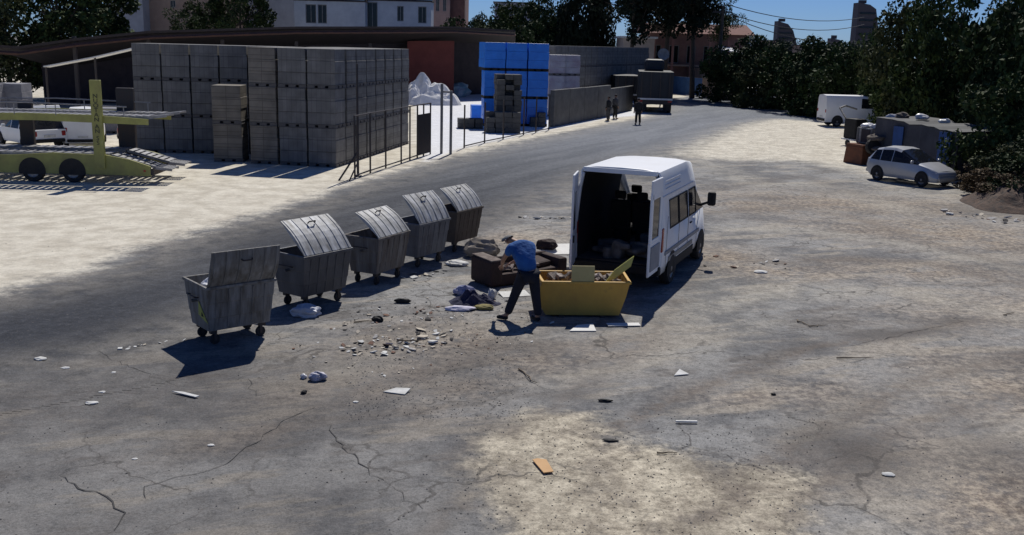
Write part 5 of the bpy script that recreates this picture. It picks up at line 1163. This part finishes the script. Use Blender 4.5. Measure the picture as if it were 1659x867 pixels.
a, b = bx(1625, 1690, 60); building('white_house', 'white walled house glimpsed at the upper right edge behind trees', 'house', a, b, 6, 4.0, zz(1640, 45, 60), mat('house_white', (.7, .7, .7), (.6, .6, .6), .8, 1), (), M_dwall, .2)

# ================================================================= DARK TRUCKS
M_truck = mat('dark_truck_paint', (.022, .026, .034), (.015, .018, .022), .6, 2); 
def truck(name, px, py, az, Lh, Hh, label, sc_=1.0):
    t = empty(name, G(px, py), R(az), label, 'truck'); t.scale = (sc_,) * 3   # rear at y=0, length away
    MB().box((0, Lh / 2, .75), (2.2, Lh, .3)).build('chassis', M_iron, t)
    MB().box((0, Lh * .36, 1.0 + Hh / 2), (2.5, Lh * .7, Hh)).build('cargo_box', M_truck, t, bevel=.03)
    MB().box((0, Lh * .87, 1.6), (2.35, Lh * .24, 1.9)).build('cab', M_truck, t, bevel=.1); MB().box((0, -.06, .98), (2.5, .1, .12)).build('rear_bar', M_sheet, t)
    for k in range(4): MB().box((-1.0 + k * .66, -.03, 1.0 + Hh / 2), (.08, .06, Hh - .1)).build('tailgate_rib', M_iron, t)
    for s in (-1, 1):
        MB().box((s * 1.05, -.08, .82), (.3, .08, .12)).build('tail_light', M_red, t); MB().box((s * .85, .12, .42), (.55, .03, .5)).build('mudflap', M_rubber, t)
        for y in (.9, 2.0, Lh * .85):
            h = empty('wheel', (0, 0, 0)); h.parent = t; MB().lathe((s * 1.2, y, .48), (s, 0, 0), [(.26, -.3), (.46, -.3), (.48, -.2), (.48, -.06), (.45, 0), (.28, 0)], 18).build('tyre', M_rubber, h, smooth=True); MB().lathe((s * 1.2, y, .48), (s, 0, 0), [(.28, -.03), (.2, -.08), (.08, .0)], 12).build('rim', M_rim, h)
    return t
tk = truck('parked_truck', 1060, 183, -6, 7.5, 1.9, 'dark tipper truck seen from behind at the far roadside', 1.1)
MB().box((-.1, 3.2, 3.3), (1.4, 2.4, .9)).build('load_cover', M_truck, tk, bevel=.2)
truck('parked_truck', 1018, 172, 4, 6.5, 1.6, 'second dark truck half hidden between the slab wall and the tipper')

# ================================================================= SCRAP SHACK
M_tarp = mat('grey_tarp', (.07, .073, .09), (.045, .047, .06), .8, 1.5, bump=.3, bscale=3); M_btarp = mat('blue_tarp', (.02, .09, .30), (.015, .06, .2), .6, 2)
sA, sB = G(1412, 268), G(1546, 292); az = math.atan2(sB.y - sA.y, sB.x - sA.x)
shk = empty('tarp_shack', sA, az, 'low scrap shack covered in grey and blue tarpaulin behind the silver car', 'shack'); Ls = (sB - sA).length; hS = 2.1
m = MB(); n = 14; ru = random.Random(5)
top = [hS + .10 - .22 * (k / n) + ru.uniform(-.05, .05) for k in range(n + 1)]
for k in range(n):
    x0, x1 = Ls * k / n, Ls * (k + 1) / n; y0, y1 = .07 * math.sin(k * 2.1), .07 * math.sin((k + 1) * 2.1); m.add([(x0, y0, 0), (x1, y1, 0), (x1, y1 * .4, top[k + 1]), (x0, y0 * .4, top[k])], [(0, 1, 2, 3)])
m.build('front_tarp', M_tarp, shk, thick=.02)
m = MB()
for k in range(n):
    x0, x1 = Ls * k / n, Ls * (k + 1) / n; m.add([(x0, -.05, top[k] + .01), (x1, -.05, top[k + 1] + .01), (x1, 2.6, top[k + 1] + .05), (x0, 2.6, top[k] + .05)], [(0, 1, 2, 3)])
m.build('roof_sheet', mat('faded_sheet', (.10, .105, .11), (.06, .06, .065), .8, 1.5), shk, thick=.03)
m = MB().box((0, 1.3, hS / 2), (.05, 2.5, hS)).box((Ls, 1.3, (hS - .2) / 2), (.05, 2.5, hS - .2)); m.box((Ls / 2, 2.6, hS / 2), (Ls, .05, hS)); m.build('side_wall', M_tarp, shk)
for x0, x1 in ((.26, .38), (.80, .93)): MB().box((Ls * (x0 + x1) / 2, -.11, hS * .56), (Ls * (x1 - x0), .02, hS * .72)).build('blue_strip', M_btarp, shk)
def beside(x, y, z): 
    return shk.location + Matrix.Rotation(az, 3, 'Z') @ Vector((x, y, z))
rc = empty('rusty_crate', beside(-.75, -.4, 0), az, 'orange brown rusty crate at the left foot of the tarp shack', 'crate'); M_rust = mat('rust_orange', (.20, .075, .035), (.11, .05, .03), .9, 3)
MB().box((0, .5, .46), (1.15, 1.1, .92), taper=1.12).build('crate_body', M_rust, rc, bevel=.03)
for k in range(3): MB().box((0, -.06, .2 + k * .28), (1.2, .04, .06)).build('crate_batten', M_rust, rc)
gc = empty('grey_cabinet', beside(-.8, .1, .93), az, 'pale grey scrap cabinet standing on the rusty crate', 'cabinet')
MB().box((.0, .25, .37), (.95, .6, .72)).build('cabinet_body', mat('scrap_grey', (.30, .30, .29), (.16, .15, .15), .7, 3), gc, bevel=.02); MB().box((.14, -.06, .37), (.6, .03, .6)).build('cabinet_door', M_dwall, gc); MB().box((-.41, -.06, .37), (.12, .04, .70)).build('edge_post', M_concrete, gc)
wl = [('old_tyre', 'black old tyre lying among the scrap in front of the shack left end')]
MB_t = MB().lathe((0, 0, 0), (.3, -1, .2), [(.18, -.1), (.33, -.1), (.36, 0), (.33, .1), (.18, .1)], 18).build('old_tyre', M_rubber); MB_t.location = beside(.35, -.35, .9); tag(MB_t, wl[0][1], 'tyre')
ru = random.Random(8)
for i, (x, y, z, s, bright, lb) in enumerate(((-.9, .3, 2.15, .55, 1, 'white bag at the left top of the scrap cabinet'), (-.45, .4, 2.15, .5, 1, 'white bag next to the leftmost one on the scrap pile'), (-.2, .9, 2.35, .6, 1, 'white crumpled sheet high on the scrap pile'), (.2, .7, 2.35, .5, 1, 'right hand white bag on top of the scrap pile'),
        (.6, 1.0, 2.4, .6, 0, 'dark lump on the roof of the tarp shack near its left end'), (0, .1, 1.1, .8, 0, 'dark sack between cabinet and tarp front'), (.5, -.3, 1.2, .6, 0, 'grey brown rag bundle on the tarp front left end'), (.75, -.35, .75, .5, 0, 'brown scrap bundle low before the tarp front'), (1.5, 1.2, 2.42, .6, 1, 'pale sheet lying on the shack roof'), (2.6, 1.5, 2.35, .5, 1, 'small pale lump farther along the shack roof'))):
    crumple('scrap_bag', beside(x, y, z - ((.5 if x < 0 else .2) if z > 2 else 0)), (s, s * .7, s * .5), M_bag if bright else mat('scrap_brown', (.2, .17, .14), (.06, .05, .05), .9, 4), 70 + i, lb, 'scrap bag')
wh = empty('scrap_cart', G(1382, 236), R(20), 'dark hand cart with pale base left behind the scrap shack', 'cart')
MB().box((0, 0, .95), (.7, 1.0, 1.1)).build('cart_box', M_black, wh, bevel=.06); MB().box((0, 0, .35), (.85, 1.1, .08)).build('cart_base', M_sheet, wh)
for s in (-1, 1): MB().lathe((s * .4, 0, .17), (s, 0, 0), [(.05, -.04), (.17, -.04), (.17, .04), (.05, .04)], 14).build('wheel', M_rubber, wh)
m = MB(); m.path([(-.3, .5, 1.5), (-.2, 1.2, 2.0), (.5, 1.6, 2.1), (1.3, 1.6, 1.9)], .05); m.build('cart_pole', M_psteel, wh)

# ================================================================= TREES
def leafmat(name, c1, c2):
    m = mat(name, c1, c2, .7, 3.5, lo=.42, hi=.6, spec=.12); return m
ML = [leafmat('leaf_dark', (.055, .085, .030), (.018, .030, .012)), leafmat('leaf_mid', (.075, .108, .034), (.026, .042, .015)), leafmat('leaf_olive', (.10, .11, .045), (.035, .045, .02)), leafmat('needle_dark', (.016, .026, .016), (.010, .016, .010))]
ML.append(leafmat('dry_scrub', (.17, .12, .07), (.07, .05, .03)))
M_bark = mat('bark', (.085, .065, .05), (.05, .04, .03), .95, 5, bump=.4)
def crown_mesh(name, seed, nclump, nleaf, leaf, form, material, sy=1.0, low=0.0):
    """unit crown: centre (0,0,0), radius about 1, returns mesh"""
    g = np.random.RandomState(seed); cs = []
    while len(cs) < nclump:
        p = g.uniform(-1, 1, 3); r = np.linalg.norm(p)
        if form == 'cone':
            hh = (p[2] + 1) / 2
            if np.hypot(p[0], p[1]) > (1 - hh) * .75 + .08: continue
        elif r > 1 or (r < .35): continue
        cs.append(p)
    cs = np.array(cs); rad = g.uniform(.16, .34, nclump); per = nleaf // nclump
    C = np.repeat(cs, per, 0); Rr = np.repeat(rad, per); n = len(C); d = g.randn(n, 3); d /= np.linalg.norm(d, axis=1)[:, None]
    P = C + d * (Rr * g.uniform(.25, 1.0, n) ** .5)[:, None]
    a = g.randn(n, 3); a /= np.linalg.norm(a, axis=1)[:, None]; b = np.cross(a, g.randn(n, 3)); b /= np.linalg.norm(b, axis=1)[:, None]
    s = (leaf * g.uniform(.5, 1.3, n))[:, None]; V = np.stack([P - a * s, P - b * s * .55, P + a * s, P + b * s * .55], 1).reshape(-1, 3)
    me = bpy.data.meshes.new(name); me.vertices.add(n * 4); me.loops.add(n * 4); me.polygons.add(n); me.vertices.foreach_set('co', V.astype(np.float32).ravel()); me.loops.foreach_set('vertex_index', np.arange(n * 4, dtype=np.int32)); me.polygons.foreach_set('loop_start', np.arange(0, n * 4, 4, dtype=np.int32)); me.update(calc_edges=True); me.validate()
    me.materials.append(material); return me, cs
CR = {}
def crown(kind, v_, mi):
    k = (kind, v_, mi)
    if k not in CR:
        if kind == 'round': CR[k] = crown_mesh('crown', 10 + v_, 46, 9000, .045, 'ball', ML[mi])
        elif kind == 'open': CR[k] = crown_mesh('crown', 30 + v_, 34, 6500, .040, 'ball', ML[mi])
        elif kind == 'cone': CR[k] = crown_mesh('crown', 50 + v_, 70, 9000, .050, 'cone', ML[mi])
        else: CR[k] = crown_mesh('crown', 70 + v_, 30, 6000, .050, 'ball', ML[mi])
    return CR[k]
tn_ = [0]
def tree(px, Y, ztop, rad, rz_, kind, mi, label, name='leafy_tree', cat='tree', group=None, x=None, zlow=None):
    tn_[0] += 1; v_ = tn_[0] % 3; me, cs = crown(kind, v_, mi); X = XY(px, Y) if x is None else x
    t = empty(name, (X, Y, 0), 0, label, cat, group); zc = ztop - rz_
    rg = random.Random(tn_[0]); o = bpy.data.objects.new('crown', me); COL.objects.link(o); o.parent = t; o.location = (0, 0, zc); o.scale = (rad, rad, rz_); o.rotation_euler = (0, 0, rg.uniform(0, 6.28))
    if kind == 'bush':
        m = MB()
        for k in range(5): a = rg.uniform(0, 6.28); m.tube((0, 0, 0), (math.cos(a) * rad * .5, math.sin(a) * rad * .5, zc * 1.1), .05, .02, 5)
        m.build('stem', M_bark, t); return t
    r0 = .05 * rz_ + .06; m = MB(); p = Vector((0, 0, 0)); pts = [p]
    for k in range(4): p = p + Vector((rg.uniform(-.15, .15), rg.uniform(-.15, .15), (zc + rz_ * .3) / 4)); pts.append(p)
    for k in range(4): m.tube(pts[k], pts[k + 1], r0 * (1 - k * .2), r0 * (1 - (k + 1) * .2), 8)
    m.build('trunk', M_bark, t); m = MB(); ca, sa = math.cos(o.rotation_euler.z), math.sin(o.rotation_euler.z)
    for c in cs[::4]:
        q = Vector(((c[0] * ca - c[1] * sa) * rad, (c[0] * sa + c[1] * ca) * rad, zc + c[2] * rz_)); s_ = pts[3] if q.z > pts[3].z else pts[2]; md_ = s_.lerp(q, .5) + Vector((0, 0, -.1 * rad)); m.tube(s_, md_, r0 * .35, r0 * .2, 5); m.tube(md_, q, r0 * .2, r0 * .06, 5)
    m.build('limb', M_bark, t)
    return t
# left side
tree(95, 76, 11.0, 5.2, 4.6, 'round', 1, 'big dense green tree at the upper left corner behind the shed roof')
tree(10, 74, 8.6, 3.6, 3.8, 'round', 2, 'olive green tree at the left frame edge behind the shed roof')
tree(150, 80, 9.4, 3.0, 3.6, 'round', 1, 'green tree crown beside the blue grey apartment block')
tree(395, 96, 10.6, 2.9, 3.4, 'round', 0, 'dark tree before the shaded grey apartment wall')
tree(310, 97, 8.2, 2.4, 2.2, 'round', 0, 'low dark tree top between the pink block and the cabins')
tree(350, 98, 8.4, 2.2, 2.2, 'round', 0, 'small dark crown left of the tall dark tree by the cabins')
# centre
C_ = [(775, 150, 11.0, 2.2, 4.6, 'cone', 3, 'small pointed conifer against the sky gap left of centre'), (808, 128, 9.6, 3.2, 3.0, 'round', 0, 'dark round tree right of the pointed conifer'), (850, 125, 10.2, 3.6, 3.4, 'round', 1, 'mid green tree with pale spots above the blue stack'),
      (886, 120, 11.2, 3.6, 4.2, 'round', 0, 'dark tree left of the black conifer row'), (932, 116, 17, 3.4, 8.0, 'cone', 3, 'leftmost tall black conifer above the grey block row'), (968, 118, 16, 3.2, 7.5, 'cone', 3, 'tall black conifer beside the pale gap above the block row'),
      (1022, 104, 16, 4.6, 4.9, 'round', 3, 'huge dark pine crown left above the dark truck'), (1078, 106, 17.4, 4.8, 5.4, 'round', 3, 'huge dark pine crown above the tipper truck'), (1126, 104, 16, 4.0, 4.8, 'round', 3, 'huge dark pine crown at the left edge of open sky'), (1163, 110, 11.4, 2.6, 2.6, 'open', 0, 'ragged thin tree at the left edge of open sky')]
for c in C_: tree(*c)
for i, px in enumerate((742, 800, 838, 868, 905)):
    tree(px, 110 + i * 2, 7.2, 3.2, 3.4, 'bush', 0, ['dark bush behind the shed end at the sky gap', 'dark bush beyond the shed roof right end', 'dark bush above the big blue stack', 'dark bush right above the blue stack', 'dark bush above the grey far row'][i], 'bush', 'bush')
# far bend hedge
HL = ['leftmost', 'second', 'third', 'fourth', 'fifth', 'sixth', 'seventh']
for i, px in enumerate((1190, 1222, 1256, 1290, 1324, 1358, 1392)):
    tree(px, 96 - i * 3.2, 5.6 + .45 * math.sin(i * 2.2), 3.2, 3.3, 'bush', [1, 0, 2, 1, 0, 1, 0][i], HL[i] + ' bushy tree of the hedge beyond the road bend counted from the house', 'bushy_tree', 'bushy tree', 'bushy trees beyond the road bend')
for i, px in enumerate((1215, 1250, 1286, 1322, 1356)):
    tree(px, 99 - i * 3.2, 5.7 + .5 * math.sin(i * 3.1 + 1), 2.6, 2.2, 'open', [0, 1, 0, 0, 1][i], HL[i] + ' taller crown showing above the bend hedge from the left', 'leafy_tree', 'tree', 'taller crowns above the bend hedge')
# right side mass
Rg = [(1425, 78, 6.6, 2.2, 3.4, 'round', 0, 'dark tree behind the far white van'), (1450, 69, 7.6, 2.4, 3.8, 'round', 1, 'green tree right behind the white panel van'), (1495, 57, 8.2, 2.9, 4.0, 'round', 2, 'olive crowned tree above the scrap shack'),
      (1548, 52, 8.9, 2.9, 4.4, 'round', 1, 'tall open crowned tree above the silver car'), (1604, 50, 6.8, 2.4, 3.4, 'round', 0, 'dark tree right of the tall open crowned one'), (1660, 47, 9.0, 1.7, 3.8, 'open', 0, 'tree at the upper right corner of the picture'),
      (1700, 44, 9.0, 3.2, 4.2, 'round', 0, 'dark tree just at the right frame edge')]
for c in Rg: tree(*c)
Bg = [(1405, 79, 4.6, 2.6, 2.0, 0, 'dark bush behind the bonnet of the white panel van'), (1492, 67, 4.2, 2.2, 2.1, 0, 'dark bush behind the left end of the scrap shack'), (1490, 59, 4.2, 2.2, 2.3, 1, 'green bush behind the middle of the scrap shack'), (1535, 53.5, 4.4, 2.4, 2.4, 0, 'dark bush behind the right end of the scrap shack'),
      (1640, 47.5, 4.2, 2.0, 2.3, 0, 'dark bush right of the blue tarp strip'), (1678, 43.5, 4.4, 2.2, 2.4, 0, 'dark bush above the debris strip'), (1655, 40, 4.2, 2.2, 2.3, 1, 'green bush at the right frame edge'), (1650, 39.8, 1.7, 1.2, 1.0, 0, 'low dark shrub just right of the silver car'),
      (1672, 37.6, 2.0, 1.5, 1.1, 2, 'low olive shrub over the debris at right'), (1715, 35, 2.2, 1.8, 1.2, 0, 'low dark shrub at the right edge nearest the camera')]
for c in Bg: tree(c[0], c[1], c[2], c[3], c[4], 'bush', c[5], c[6], 'bush', 'bush')
for c in ((1610, 38.6, .9, .9, .5, 'small dry brown scrub left on the dirt mound at right'), (1640, 36.4, 1.1, 1.1, .6, 'dry brown scrub on the middle of the dirt mound at right'), (1665, 34.6, 1.0, 1.0, .55, 'dry brown scrub at the right edge nearest the camera')):
    tree(c[0], c[1], c[2], c[3], c[4], 'bush', 4, c[5], 'dry_scrub', 'scrub')
# brown debris mound at the right
mound('dirt_mound', G(1660, 335), 2.2, 2.2, 1.1, mat('brown_debris', (.13, .085, .06), (.05, .04, .035), .95, 5, bump=.6), 91, 'brown mound of dirt and dry branches at the right edge', 'mound')
stick((1560, 228), (1625, 222), .05, 'long bare branch sticking out of the dark bushes at right', 12, z=1.2)
